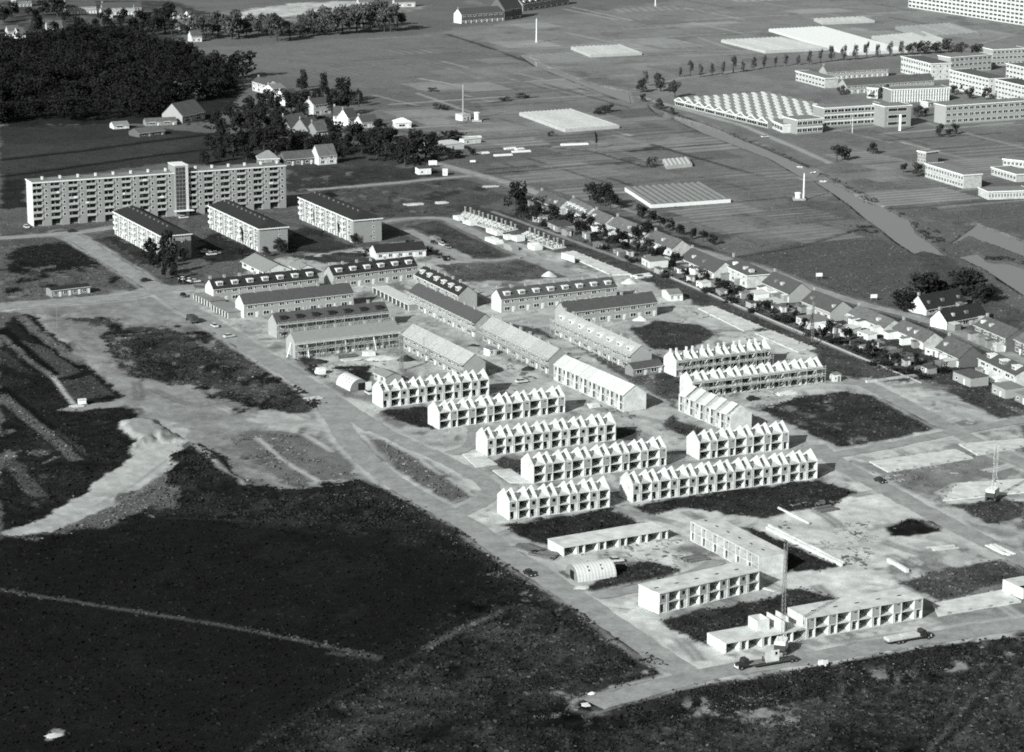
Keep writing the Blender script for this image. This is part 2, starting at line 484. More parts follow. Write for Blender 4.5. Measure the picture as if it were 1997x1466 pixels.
# --- upper site and flats
patch(.085, [(600, 385), (780, 345), (900, 345), (1000, 385), (880, 420), (780, 430)], 4, 3, mott=.3)
patch(.10, [(0, 420), (60, 445), (560, 405), (780, 430), (880, 430), (1100, 520), (1000, 545), (820, 520), (620, 480), (420, 480), (380, 560), (0, 590)], 4, 3, mott=.25, rough=.1)
patch(.05, [(560, 330), (840, 325), (870, 342), (640, 375), (560, 370)], 3, 3, mott=.35)

spots(.03, [(560, 335), (840, 330), (1000, 385), (880, 425), (780, 430), (600, 380)], .34, 7, seed=311, op=.7)
spots(.20, [(560, 335), (840, 330), (1000, 385), (880, 425), (780, 430), (600, 380)], .24, 5, seed=313, op=.6)
spots(.16, [(0, 420), (60, 445), (560, 405), (780, 430), (880, 430), (1000, 545), (620, 480), (380, 560), (0, 590)], .35, 6, seed=315, op=.6)
# --- the building site: trodden sand and clay
SITE = [(0, 600), (120, 585), (320, 560), (400, 560), (560, 500), (800, 470), (1000, 470), (1290, 540), (1560, 660), (1790, 745), (1997, 830), (1997, 1240),
        (1600, 1300), (1330, 1320), (900, 1010), (720, 940), (540, 950), (340, 850), (250, 790), (60, 615)]
patch(.40, SITE, 4, 3, mott=.26, rough=.16)
spots(.12, SITE, .36, 12, seed=81, op=.75)
spots(.09, SITE, .28, 4, seed=83, op=.6)
spots(.56, SITE, .28, 5, seed=91, op=.8)
spots(.16, SITE, .25, 2.2, seed=93, op=.6)
patch(.21, [(0, 600), (320, 562), (470, 660), (700, 830), (720, 935), (540, 950), (340, 850), (250, 790), (60, 615)], 8, 6, .75, mott=.3)
# lighter sand
for a, pts in ((.40, [(1500, 985), (1700, 960), (1860, 1040), (1800, 1080), (1740, 1120), (1540, 1130), (1500, 1080), (1480, 1010)]),
               (.36, [(1350, 985), (1480, 1005), (1420, 1060), (1320, 1040), (1200, 995), (1250, 985)]),
               (.40, [(1520, 1120), (1740, 1120), (1760, 1150), (1640, 1180), (1500, 1190), (1480, 1150)]),
               (.38, [(1150, 1050), (1330, 1040), (1340, 1120), (1260, 1090), (1100, 1110), (1040, 1080)]),
               (.38, [(1160, 1180), (1250, 1150), (1300, 1210), (1380, 1255), (1440, 1300), (1340, 1300), (1250, 1240)]),
               (.36, [(905, 985), (965, 1000), (1010, 1030), (1070, 1070), (1050, 1090), (950, 1030)]),
               (.36, [(1420, 1280), (1800, 1205), (1900, 1200), (1800, 1240), (1560, 1280), (1440, 1300)]),
               (.33, [(1640, 890), (1997, 850), (1997, 900), (1700, 930)]),
               (.36, [(1640, 900), (1760, 960), (1900, 1030), (1997, 1075), (1997, 1100), (1860, 1040), (1700, 960)]),
               (.38, [(880, 870), (930, 885), (1000, 940), (960, 960), (900, 910)]),
               (.34, [(560, 690), (620, 700), (740, 690), (780, 720), (700, 735), (640, 745)]),
               (.30, [(960, 640), (1000, 690), (1090, 760), (1080, 800), (1000, 750), (900, 690)]),
               (.30, [(1230, 770), (1330, 800), (1340, 850), (1280, 850), (1180, 800)]),
               (.34, [(1280, 590), (1400, 600), (1500, 650), (1600, 700), (1500, 690), (1380, 640)]),
               (.30, [(640, 770), (760, 810), (740, 850), (560, 840), (480, 830), (520, 800)]),
               (.32, [(1330, 700), (1640, 745), (1600, 790), (1500, 790), (1440, 770)]),
               (.34, [(1830, 950), (1997, 920), (1997, 970), (1860, 980)])):
    patch(a * 1.45, pts, 3.5, 5, .85, mott=.35, rough=.16)
patch(.13, [(1640, 905), (1997, 850), (2010, 960), (1850, 985), (1760, 955)], 4, 3, .7, mott=.35)
patch(.50, [(1810, 955), (2010, 920), (2010, 970), (1860, 985)], 2, 3, .8, mott=.4)
patch(.17, [(1790, 1190), (2010, 1120), (2010, 1215), (1850, 1240)], 4, 3, .7, mott=.35)
# dark turf and dug plots
DARK = [
    (.018, [(10, 520), (25, 495), (70, 475), (130, 470), (170, 490), (208, 515), (195, 522), (120, 525), (60, 540), (0, 540)]),
    (.05, [(180, 460), (200, 462), (262, 510), (270, 522), (240, 520)]),
    (.030, [(200, 462), (225, 458), (330, 505), (315, 525), (270, 510)]),
    (.026, [(380, 480), (420, 450), (500, 490), (480, 505), (400, 515)]),
    (.035, [(540, 470), (600, 440), (690, 480), (620, 490), (560, 495)]),
    (.04, [(570, 498), (700, 490), (740, 505), (640, 512)]),
    (.016, [(195, 655), (240, 640), (330, 640), (350, 650), (480, 718), (525, 745), (450, 765), (330, 745), (260, 735), (215, 690)]),
    (.016, [(415, 770), (480, 745), (545, 735), (600, 770), (645, 790), (560, 806), (470, 790)]),
    (.028, [(370, 645), (400, 650), (470, 690), (535, 738), (505, 738), (440, 700)]),
    (.022, [(130, 618), (200, 615), (250, 625), (190, 632)]),
    (.03, [(560, 690), (600, 695), (640, 735), (600, 730)]),
    (.022, [(650, 712), (720, 712), (730, 735), (715, 760), (690, 735)]),
    (.055, [(790, 440), (850, 430), (930, 462), (1020, 492), (1000, 508), (930, 508), (880, 480)]),
    (.09, [(850, 515), (1020, 505), (1110, 540), (1060, 545), (900, 550)]),
    (.042, [(1225, 640), (1290, 625), (1370, 635), (1395, 655), (1340, 682), (1270, 680)]),
    (.034, [(1490, 800), (1555, 772), (1650, 763), (1705, 768), (1835, 832), (1770, 852), (1640, 870), (1590, 850)]),
    (.03, [(745, 800), (835, 790), (850, 838), (800, 828)]),
    (.025, [(1238, 988), (1400, 955), (1590, 935), (1672, 962), (1630, 985), (1480, 1008), (1330, 992), (1260, 1005)]),
    (.026, [(982, 1020), (1190, 992), (1250, 1022), (1150, 1040), (1075, 1062), (1040, 1058)]),
    (.026, [(1440, 1025), (1500, 1040), (1642, 1106), (1535, 1122), (1520, 1080)]),
    (.03, [(1133, 1148), (1200, 1105), (1270, 1095), (1335, 1112), (1300, 1135), (1160, 1158)]),
    (.030, [(1282, 1212), (1480, 1168), (1560, 1145), (1640, 1172), (1500, 1200), (1378, 1256)]),
    (.016, [(1728, 1030), (1775, 1010), (1825, 1015), (1842, 1035), (1780, 1048), (1740, 1045)]),
    (.06, [(1755, 1135), (1860, 1105), (1997, 1085), (1997, 1130), (1950, 1140), (1830, 1175)]),
    (.045, [(1840, 755), (1905, 765), (1997, 812), (1997, 830), (1880, 785)]),
    (.05, [(1860, 985), (1950, 970), (1997, 975), (1997, 1010), (1930, 1020)]),
    (.05, [(1040, 905), (1020, 930), (960, 900), (990, 890)]),
    (.09, [(1185, 690), (1240, 700), (1290, 750), (1320, 800), (1260, 760), (1190, 720), (1100, 660), (1060, 640)]),
    (.06, [(1280, 700), (1330, 740), (1330, 790), (1280, 765)]),
    (.07, [(950, 620), (1050, 640), (1085, 660), (1000, 640)]),
    (.05, [(1310, 810), (1380, 840), (1340, 850), (1290, 830)]),
    (.06, [(1200, 830), (1250, 840), (1240, 860), (1190, 850)]),
    (.07, [(958, 770), (990, 760), (1030, 790), (1000, 800)]),
]
for a, pts in DARK:
    patch(min(.16, a * 3.5), pts, 7, 4, .4, mott=.4)
for k, (a, pts) in enumerate(DARK):
    patch(a * 1.25, pts, 1.6, 3.0 if k < 12 else 1.1, mott=.45, rough=.22)
# wheel tracks and drag marks over the site
_tr = random.Random(31)
for k in range(300):
    x0, y0 = _tr.uniform(120, 1950), _tr.uniform(600, 1260)
    if not (y0 < 1300 and y0 > 560 and y0 < 720 + .62 * (x0 - 250) + 60 and y0 > .41 * x0 - 20):
        continue
    an = rad(_tr.choice((A_DIR, A_DIR, B_DIR, B_DIR, B_DIR)) + _tr.uniform(-14, 14)); p = G(x0, y0); ln = _tr.uniform(12, 45); cv = _tr.uniform(-.02, .02)
    pts = []
    for j in range(5):
        pts.append((p.x, p.y)); an += cv * ln / 5
        p = p + Vector((math.cos(an), math.sin(an), 0)) * (ln / 5)
    a_ = _tr.choice((.56, .20, .17, .22, .15)); w_ = _tr.uniform(1.0, 1.7); o_ = _tr.uniform(.6, .95)
    off = Vector((-math.sin(an), math.cos(an), 0)) * 1.0
    line_w(a_, pts, w_, .7, .4, o_)
    line_w(a_, [(x + off.x * 2, y + off.y * 2) for x, y in pts], w_, .7, .4, o_)
spots(.16, [(195, 655), (330, 640), (480, 718), (645, 790), (560, 806), (260, 735)], .13, 3, seed=101)
spots(.20, [(1490, 800), (1650, 763), (1835, 832), (1640, 870)], .22, 6, seed=111, op=.8)
spots(.13, [(0, 520), (208, 515), (250, 560), (200, 580), (0, 590)], .45, 5, seed=115)
for pts in ([(185, 650), (240, 632), (335, 632), (370, 645), (490, 715), (540, 745), (450, 772), (330, 752), (250, 742), (205, 695)], [(405, 772), (480, 742), (550, 730), (610, 770), (655, 790), (560, 812), (465, 796)],
            [(360, 640), (400, 645), (480, 690), (545, 738), (505, 742), (430, 700)], [(100, 612), (260, 612), (260, 640), (130, 640)], [(0, 540), (200, 525), (260, 560), (180, 582), (0, 590)], [(430, 850), (580, 850), (680, 930), (560, 945), (450, 890)]):
    patch(.12, pts, 5, 6, .35, mott=.5)
    spots(.22, pts, .2, 5, seed=201, rag=4)
    spots(.016, pts, .42, 6, seed=203, rag=4)
    spots(.15, pts, .12, 2.2, seed=205, rag=4)
# mown strip and long plot between the two lanes
patch(.13, [(690, 860), (745, 855), (820, 890), (900, 945), (930, 965), (880, 975), (800, 940)], 1.2, 1, mott=.15)
patch(.15, [(480, 840), (590, 840), (700, 900), (690, 930), (560, 945), (440, 870)], 3, 3, mott=.3)
for pts in (((745, 852), (800, 885), (860, 925)), ((870, 930), (925, 965)), ((500, 855), (560, 900), (620, 938)), ((590, 845), (650, 880))):
    line(.5, pts, 1.6, .8, .9, .8)
# dyke turf between site and gardens
patch(.075, [(900, 395), (1000, 415), (1110, 470), (1290, 530), (1560, 645), (1800, 738), (1770, 745), (1650, 735), (1580, 690), (1330, 578), (1250, 545), (1100, 485), (960, 430)], 2, 2.2, mott=.4)
line(.34, [(960, 412), (1120, 470), (1295, 535), (1560, 650), (1797, 745)], 1.8, .8, .4, .9)
patch(.06, [(1590, 690), (1660, 740), (1800, 740), (1700, 745), (1600, 720)], 2, 1)

# --- dark arable land lower left
patch(.020, [(0, 640), (30, 606), (70, 620), (150, 700), (250, 772), (140, 800), (240, 796), (312, 832), (232, 826), (262, 862), (262, 895),
             (225, 950), (110, 1008), (0, 1045)], 1.6, 2.0, mott=.5, rough=.2)
patch(.019, [(0, 1052), (110, 1036), (240, 1012), (335, 985), (360, 935), (330, 905), (380, 862), (470, 940), (545, 955), (690, 935), (745, 965), (800, 985),
             (852, 1018), (905, 1032), (965, 1092), (1062, 1152), (1152, 1212), (1252, 1262), (1312, 1304), (1295, 1318), (1160, 1350), (1140, 1392),
             (1385, 1342), (1560, 1312), (1720, 1290), (1997, 1238), (2100, 1230), (2100, 1560), (-80, 1560), (-80, 1060)], 1.5, 3.0, mott=.7, rough=.2)
patch(.013, [(-80, 1060), (110, 1040), (240, 1015), (330, 1000), (700, 1040), (900, 1060), (960, 1130), (760, 1280), (560, 1420), (470, 1500), (-80, 1560)], 14, 4, mott=.15, rough=.05)  # left side darkened further: vignette painted into the soil colour
patch(.034, [(1000, 1180), (1150, 1215), (1290, 1310), (1140, 1380), (1010, 1370), (840, 1400), (640, 1470), (620, 1410), (800, 1290), (900, 1230)], 6, 4, mott=.75, rough=.2)
patch(.040, [(1100, 1420), (1400, 1400), (1997, 1270), (2100, 1250), (2100, 1560), (1000, 1560)], 6, 4, mott=.75, rough=.22)
FIELD = [(620, 1470), (900, 1230), (1010, 1170), (1150, 1215), (1290, 1310), (1140, 1390), (1400, 1360), (1997, 1260), (2100, 1250), (2100, 1560), (500, 1560)]
spots(.075, FIELD, .30, 3.0, seed=301, op=.55)
spots(.010, FIELD, .36, 2.2, seed=303, op=.7)
spots(.06, FIELD, .22, 14, seed=305, op=.35)
spots(.020, [(-80, 1060), (330, 1000), (900, 1060), (960, 1130), (470, 1500), (-80, 1560)], .35, 9, seed=307, op=.5)
spots(.20, [(700, 950), (850, 1020), (1000, 1110), (1152, 1212), (1310, 1304), (1290, 1320), (1130, 1240), (950, 1120), (800, 1020), (640, 975)], .22, 3, seed=121)
spots(.32, [(1000, 1350), (1160, 1345), (1300, 1325), (1290, 1290), (1180, 1300), (1130, 1390), (1060, 1400)], .25, 4, seed=131)
spots(.26, [(1380, 1350), (1720, 1300), (1997, 1245), (1997, 1290), (1700, 1350), (1500, 1400), (1150, 1400)], .34, 4, seed=141)
spots(.26, [(1430, 1350), (1600, 1360), (1640, 1400), (1500, 1420), (1380, 1400)], .5, 6, seed=151)
line(.085, [(0, 1150), (250, 1190), (500, 1230), (745, 1283)], 1.7, .6, .4)
line(.06, [(640, 1272), (740, 1286)], 2.5, .8, .5)
line(.09, [(830, 1265), (900, 1225), (985, 1190)], 2.2, .8, .4)
line(.04, [(480, 1466), (600, 1390), (720, 1320), (830, 1265)], 1.2, .8, .5, .7)
line(.045, [(990, 1375), (1050, 1335), (1130, 1310), (1150, 1290)], 1.4, .8, .5, .7)
line(.035, [(1215, 1466), (1290, 1410), (1380, 1395)], 1.2, .8, .6, .7)
line(.11, [(1810, 1466), (1880, 1380), (1950, 1300)], 1.1, .6, .9, .8)
line(.09, [(1840, 1466), (1920, 1380), (1990, 1310)], 1.1, .6, .9, .8)
line(.010, [(1825, 1466), (1900, 1380), (1970, 1305)], 1.8, 1, .9, .7)
patch(.30, [(85, 1435), (105, 1422), (128, 1424), (120, 1434), (95, 1444)], .8, 1.2)
# grass strips, dykes and the sandy haul road on the left
J = lambda x, y: q('j', x, y)
patch(.075, [J(60, 305), J(135, 318), J(265, 352), J(485, 505), J(350, 540)], .6, .6, mott=.25)
patch(.065, [J(370, 560), J(540, 520), J(690, 640), J(560, 655), J(430, 680)], .7, .8, mott=.3)
patch(.045, [J(0, 370), J(60, 400), J(200, 510), J(120, 500), J(0, 440)], .7, .8, mott=.4)
line(.010, [J(0, 250), J(150, 380), J(320, 525)], 5.5, .6, .4)
line(.13, [J(0, 285), J(150, 410), J(310, 530)], 2.6, .5, .8, rough=.3, mott=.6)
line(.010, [J(130, 215), J(300, 350), J(500, 480)], 4.5, .6, .5)
line(.13, [J(90, 150), J(190, 240), J(330, 350), J(490, 455)], 4.0, .7, 1.3, rough=.4, mott=.7)
line(.010, [J(0, 600), J(240, 800), J(470, 1000)], 5.0, .6, .4)
line(.11, [J(0, 640), J(130, 750), J(300, 890), J(460, 1030)], 4.2, .5, .3)
line(.045, [J(330, 850), J(430, 930), J(520, 1000)], 2.0, .5, .6)
line(.08, [J(20, 1000), J(120, 1110), J(235, 1250)], 5.0, .6, .8)
line(.20, [J(250, 1050), J(355, 1005)], 1.0, .5, .2, .8)
spots(.13, [(0, 820), (40, 840), (120, 900), (140, 940), (60, 930), (0, 900)], .33, 5, seed=161)
spots(.07, [(0, 900), (70, 940), (80, 1000), (0, 1020)], .3, 6, seed=162)
line(.40, [(102, 732), (120, 758), (143, 788)], 1.8, .5, .2)
patch(.30, [(110, 800), (150, 788), (250, 778), (240, 792), (160, 802)], 1.2, 1, rough=.15)
patch(.42, [(228, 828), (250, 818), (300, 822), (372, 840), (350, 870), (320, 925), (270, 950), (225, 960), (235, 985), (160, 1010), (100, 1036), (0, 1045), (0, 1035),
            (70, 1015), (150, 970), (225, 920), (262, 880), (260, 860)], 1.4, 1.6, mott=.25, rough=.22)
patch(.30, [(235, 825), (300, 825), (320, 850), (270, 870)], 3, 2, rise=1.6, mott=.2)
patch(.20, [(300, 850), (345, 848), (352, 858), (315, 865)], 1.5, 1, rise=.9, mott=.3)
for pts in (((330, 895), (260, 945), (190, 985)), ((340, 905), (280, 952), (210, 992))):
    line(.24, pts, 1.0, .6, .3, .7)
patch(.02, [(330, 905), (355, 875), (385, 865), (420, 880), (470, 940), (400, 965), (330, 950)], 1.6, 2, mott=.6, rise=.9, rough=.45)
line(.30, [(380, 872), (430, 915), (480, 945)], 2.2, .8, .5)
spots(.035, [(260, 940), (330, 930), (420, 960), (560, 965), (700, 955), (840, 1010), (700, 1030), (420, 1010), (250, 1000)], .4, 5, seed=171)
line(.045, [(420, 1005), (520, 990), (640, 965), (700, 950)], 1.2, .8, .6, .8)
line(.04, [(320, 1010), (480, 1015), (640, 1020), (850, 1035)], 1.0, .8, .5, .6)
# spoil banks along the lower road
line(.035, [(690, 938), (790, 985), (900, 1045), (1000, 1115), (1100, 1182), (1200, 1245), (1300, 1300)], 5, 2, 1.5, .8, rise=.5, rough=.35)
line(.030, [(1180, 1392), (1380, 1350), (1560, 1322), (1720, 1300), (1860, 1278), (1997, 1252)], 7, 2, 1.5, .8, rise=.9, rough=.5)
# --- ditches, canal bed
CANAL = [
    [(1015, 108), (1045, 128), (1100, 150), (1170, 178), (1230, 200), (1226, 180), (1200, 174), (1160, 165), (1110, 147), (1066, 130), (1030, 110)],
    [(1264, 203), (1287, 227), (1315, 231), (1372, 258), (1504, 309), (1560, 342), (1590, 346), (1600, 335), (1560, 318), (1493, 289), (1450, 272), (1413, 255), (1369, 238), (1318, 224)],
    [(1588, 352), (1612, 350), (1650, 369), (1678, 386), (1730, 406), (1760, 422), (1772, 426), (1786, 452), (1820, 476), (1842, 497), (1800, 488), (1783, 493), (1746, 468),
     (1715, 443), (1690, 426), (1660, 400), (1625, 375)],
    [(1866, 500), (1905, 493), (1930, 510), (1967, 512), (2000, 523), (2000, 575), (1965, 552), (1925, 525), (1890, 508)],
    [(1850, 477), (1884, 452), (1905, 437), (2000, 472), (2000, 498), (1950, 480), (1890, 458)],
]
for c in CANAL:
    patch(.03, c, 1.0, .6)
    sel, m = mask(c, 2.5, .8)
    HGT[sel] -= 1.5 * np.clip(m * 1.4, 0, 1)
DITCHES = [((0, 312), (150, 295), (300, 275), (440, 258)), ((1060, 285), (1160, 295), (1260, 325)), ((1440, 500), (1560, 480), (1680, 445))]
for pts in DITCHES:
    line(.02, pts, 2.0, 1.0, .5, .6, rise=-.6)

# --- roads lie flat: the relief fades out under them
ROADS = []
def road_line(pts, w, verge=True):
    P = [G(*p) for p in pts]
    out = []
    for i in range(len(P) - 1):
        n = max(1, int((P[i + 1] - P[i]).length / 2.5))
        out += [P[i].lerp(P[i + 1], k / n) for k in range(n)]
    out.append(P[-1])
    for _ in range(6):
        out = [out[0]] + [(out[i - 1] + out[i] * 2 + out[i + 1]) / 4 for i in range(1, len(out) - 1)] + [out[-1]]
    ROADS.append((out, w))
    xs, ys = np.array([p.x for p in out]), np.array([p.y for p in out])
    pad = w + 4
    sel = np.nonzero((GX > xs.min() - pad) & (GX < xs.max() + pad) & (GY > ys.min() - pad) & (GY < ys.max() + pad))[0]
    d = np.full(len(sel), 1e9)
    for x, y in zip(xs, ys):
        d = np.minimum(d, (GX[sel] - x) ** 2 + (GY[sel] - y) ** 2)
    dd = np.sqrt(d)
    if verge:
        vk = np.clip(1 - np.abs(dd + 1.2 * WX[sel] - w / 2 - 1.0) / 1.8, 0, 1) * np.clip(.75 + .9 * N_MID[sel], 0, 1) * .75
        ALB[sel] = ALB[sel] * (1 - vk) + (.52 if GY[sel].mean() < 1000 else .28) * vk
    k = np.clip((dd - w / 2 - .6) / 2.5, 0, 1)
    ROUGH[sel] *= k
    HGT[sel] = np.where(HGT[sel] > 0, HGT[sel] * k, HGT[sel])
R_MAIN = road_line([(120, 452), (165, 474), (225, 513), (285, 549), (350, 592), (430, 640), (500, 686), (560, 724), (620, 762), (690, 808), (735, 838)], 8.0)
road_line([(600, 750), (640, 788), (668, 840), (695, 875), (735, 915), (790, 955), (847, 986), (917, 1024), (980, 1074), (1049, 1118), (1118, 1161), (1186, 1209), (1252, 1256), (1312, 1297), (1350, 1318)], 7.5)
road_line([(725, 832), (789, 862), (850, 888), (918, 922), (962, 950), (950, 975), (905, 995), (885, 1005)], 6.0)
road_line([(1158, 1374), (1243, 1350), (1347, 1321), (1437, 1303), (1582, 1284), (1728, 1257), (1873, 1235), (1997, 1216), (2060, 1206)], 7.5)
road_line([(-20, 600), (100, 591), (172, 586), (255, 578), (310, 564), (380, 560)], 9.0)
road_line([(-20, 466), (100, 458), (165, 452), (215, 444), (300, 436)], 7.0)
road_line([(1588, 868), (1640, 908), (1720, 950), (1810, 1000), (1900, 1046), (2040, 1115)], 7.0)
road_line([(1600, 742), (1683, 744), (1740, 775), (1809, 812), (1870, 845), (1930, 875), (2020, 915)], 6.5)
road_line([(1610, 890), (1723, 872), (1809, 852), (1924, 832), (2040, 812)], 5.5)
road_line([(600, 371), (760, 358), (880, 346), (920, 343)], 5.0)
road_line([(846, 318), (930, 340), (1010, 363), (1100, 398), (1200, 432), (1329, 480), (1495, 527), (1578, 560), (1690, 596), (1760, 612), (1830, 632), (1890, 657), (2020, 715)], 6.0)
road_line([(735, 436), (790, 426), (870, 425), (910, 446), (960, 470), (1010, 493), (1060, 512), (1130, 540)], 5.5)
road_line([(795, 448), (850, 476), (893, 506), (960, 510), (1020, 500)], 5.0)
road_line([(870, 800), (930, 835), (925, 870), (880, 885)], 5.0)
road_line([(1160, 1165), (1230, 1150), (1330, 1130), (1400, 1095)], 4.5)
HGT += ROUGH * (1.0 * N_FINE + 1.2 * N_MID)
HGT += .25 * N_BIG * np.clip((GY - 900) / 400, 0, 1) * 0
edge = np.maximum(np.abs(np.tile(cc, NR)) > .999, (np.repeat(tt, NC) > .999) | (np.repeat(tt, NC) < .001))
HGT = np.where(edge, -3.2, HGT)

gm = bpy.data.meshes.new('ground')
nv = NR * NC
gm.vertices.add(nv)
gm.vertices.foreach_set('co', np.stack([GX, GY, HGT], 1).astype(np.float32).ravel())
ii = (np.arange(NR - 1)[:, None] * NC + np.arange(NC - 1)[None, :]).ravel()
fq = np.stack([ii, ii + 1, ii + NC + 1, ii + NC], 1).astype(np.int32)
gm.loops.add(fq.size); gm.polygons.add(len(fq))
gm.loops.foreach_set('vertex_index', fq.ravel())
gm.polygons.foreach_set('loop_start', np.arange(0, fq.size, 4, dtype=np.int32))
gm.polygons.foreach_set('loop_total', np.full(len(fq), 4, np.int32))
gm.polygons.foreach_set('use_smooth', np.ones(len(fq), bool))
gm.update()
at = gm.attributes.new('soil', 'FLOAT', 'POINT')
at.data.foreach_set('value', np.clip(ALB, .004, .8).astype(np.float32))
def soil_material(name, attr=None, a=.1, lo=.36, hi=1.64, grain=1.0, bump=.6):
    m = bpy.data.materials.new(name)
    m.use_nodes = True
    nt = m.node_tree
    b = nt.nodes['Principled BSDF']
    b.inputs['Roughness'].default_value = .95
    b.inputs['Specular IOR Level'].default_value = 0.0
    geo = nt.nodes.new('ShaderNodeNewGeometry')
    def noise(scale, detail, r=.65):
        n = nt.nodes.new('ShaderNodeTexNoise')
        n.inputs['Scale'].default_value = scale; n.inputs['Detail'].default_value = detail; n.inputs['Roughness'].default_value = r
        nt.links.new(geo.outputs['Position'], n.inputs['Vector'])
        return n
    def rng_(n, f0, f1, t0, t1):
        k = nt.nodes.new('ShaderNodeMapRange')
        for key, v in (('From Min', f0), ('From Max', f1), ('To Min', t0), ('To Max', t1)):
            k.inputs[key].default_value = v
        nt.links.new(n.outputs['Fac'], k.inputs['Value'])
        return k
    nf = noise(1.7 * grain, 6, .74)
    n1 = rng_(nf, .28, .72, lo, hi)
    if bump:
        bp = nt.nodes.new('ShaderNodeBump'); bp.inputs['Strength'].default_value = bump; bp.inputs['Distance'].default_value = .35
        nt.links.new(nf.outputs['Fac'], bp.inputs['Height'])
        nt.links.new(bp.outputs[0], b.inputs['Normal'])
    n2 = rng_(noise(.35 * grain, 5, .7), .3, .7, .74, 1.26)
    mu = nt.nodes.new('ShaderNodeMath'); mu.operation = 'MULTIPLY'
    nt.links.new(n1.outputs[0], mu.inputs[0]); nt.links.new(n2.outputs[0], mu.inputs[1])
    if attr:
        an = nt.nodes.new('ShaderNodeAttribute'); an.attribute_name = attr
        # grass and clods are coarser than trodden sand
        k = nt.nodes.new('ShaderNodeMapRange')
        for key, v in (('From Min', .03), ('From Max', .30), ('To Min', 1.0), ('To Max', .38)):
            k.inputs[key].default_value = v
        nt.links.new(an.outputs['Fac'], k.inputs['Value'])
        mx = nt.nodes.new('ShaderNodeMix'); mx.inputs['A'].default_value = 1.0
        nt.links.new(k.outputs[0], mx.inputs['Factor']); nt.links.new(mu.outputs[0], mx.inputs['B'])
        bs = nt.nodes.new('ShaderNodeMath'); bs.operation = 'MULTIPLY'; bs.inputs[1].default_value = bump
        nt.links.new(k.outputs[0], bs.inputs[0]); nt.links.new(bs.outputs[0], bp.inputs['Strength'])
        mu = mx
        mu2 = nt.nodes.new('ShaderNodeMath'); mu2.operation = 'MULTIPLY'
        nt.links.new(an.outputs['Fac'], mu2.inputs[0]); nt.links.new(mu.outputs[0], mu2.inputs[1])
        fac = mu2.outputs[0]
    else:
        mu2 = nt.nodes.new('ShaderNodeMath'); mu2.operation = 'MULTIPLY'
        mu2.inputs[0].default_value = a
        nt.links.new(mu.outputs[0], mu2.inputs[1]); fac = mu2.outputs[0]
    sc = nt.nodes.new('ShaderNodeVectorMath'); sc.operation = 'SCALE'
    sc.inputs[0].default_value = (.945, 1.0, .975)
    nt.links.new(fac, sc.inputs['Scale'])
    nt.links.new(sc.outputs[0], b.inputs['Base Color'])
    return m
gm.materials.append(soil_material('soil', 'soil'))
ground = struct(put('ground', gm))
far = struct(MB().add([(-9000, -2000, -3.0), (9000, -2000, -3.0), (9000, 14000, -3.0), (-9000, 14000, -3.0)], [(0, 1, 2, 3)]).build('farmland', soil_material('farmland_soil', None, .1)))

def ground_z(x, y):
    """height of the relief sheet at a point (nearest grid vertex)"""
    r = int(round(math.log(max(y, 470) / 470) / math.log(2350 / 470) * (NR - 1)))
    r = min(max(r, 0), NR - 1)
    c = int(round((x / (.222 * yr[r] + 25) + 1) / 2 * (NC - 1)))
    return float(HGT[r * NC + min(max(c, 0), NC - 1)])

# road sheets
road_mat = soil_material('road_dust', None, .30, .80, 1.20, .5, .08)
for i, (pts, w) in enumerate(ROADS):
    b = MB(); L = []
    for j, p in enumerate(pts):
        d = (pts[min(j + 1, len(pts) - 1)] - pts[max(j - 1, 0)]).normalized()
        n = Vector((-d.y, d.x, 0))
        j1, j2 = random.uniform(-.35, .35), random.uniform(-.35, .35)
        z = .05 + .006 * i
        L += [p + n * (w / 2 + j1) + Vector((0, 0, z)), p - n * (w / 2 + j2) + Vector((0, 0, z))]
    b.add(L, [(2 * j + 1, 2 * j + 3, 2 * j + 2, 2 * j) for j in range(len(pts) - 1)])
    struct(b.build('road', road_mat))

# canal water
wm = bpy.data.materials.new('canal_water'); wm.use_nodes = True
wb = wm.node_tree.nodes['Principled BSDF']
wb.inputs['Base Color'].default_value = grey(.19)
wb.inputs['Roughness'].default_value = .12
wb.inputs['IOR'].default_value = 1.33
_n = wm.node_tree.nodes.new('ShaderNodeTexNoise'); _n.inputs['Scale'].default_value = .8; _n.inputs['Detail'].default_value = 3
_g = wm.node_tree.nodes.new('ShaderNodeNewGeometry')
_b = wm.node_tree.nodes.new('ShaderNodeBump'); _b.inputs['Strength'].default_value = .08; _b.inputs['Distance'].default_value = .2
wm.node_tree.links.new(_g.outputs['Position'], _n.inputs['Vector'])
wm.node_tree.links.new(_n.outputs['Fac'], _b.inputs['Height'])
wm.node_tree.links.new(_b.outputs[0], wb.inputs['Normal'])
for c in CANAL:
    P = [G(*p) for p in c]
    cx = sum(p.x for p in P) / len(P); cy = sum(p.y for p in P) / len(P)
    b = MB().add([(p.x, p.y, -.55) for p in P], [tuple(range(len(P)))])
    struct(b.build('canal_water', wm))
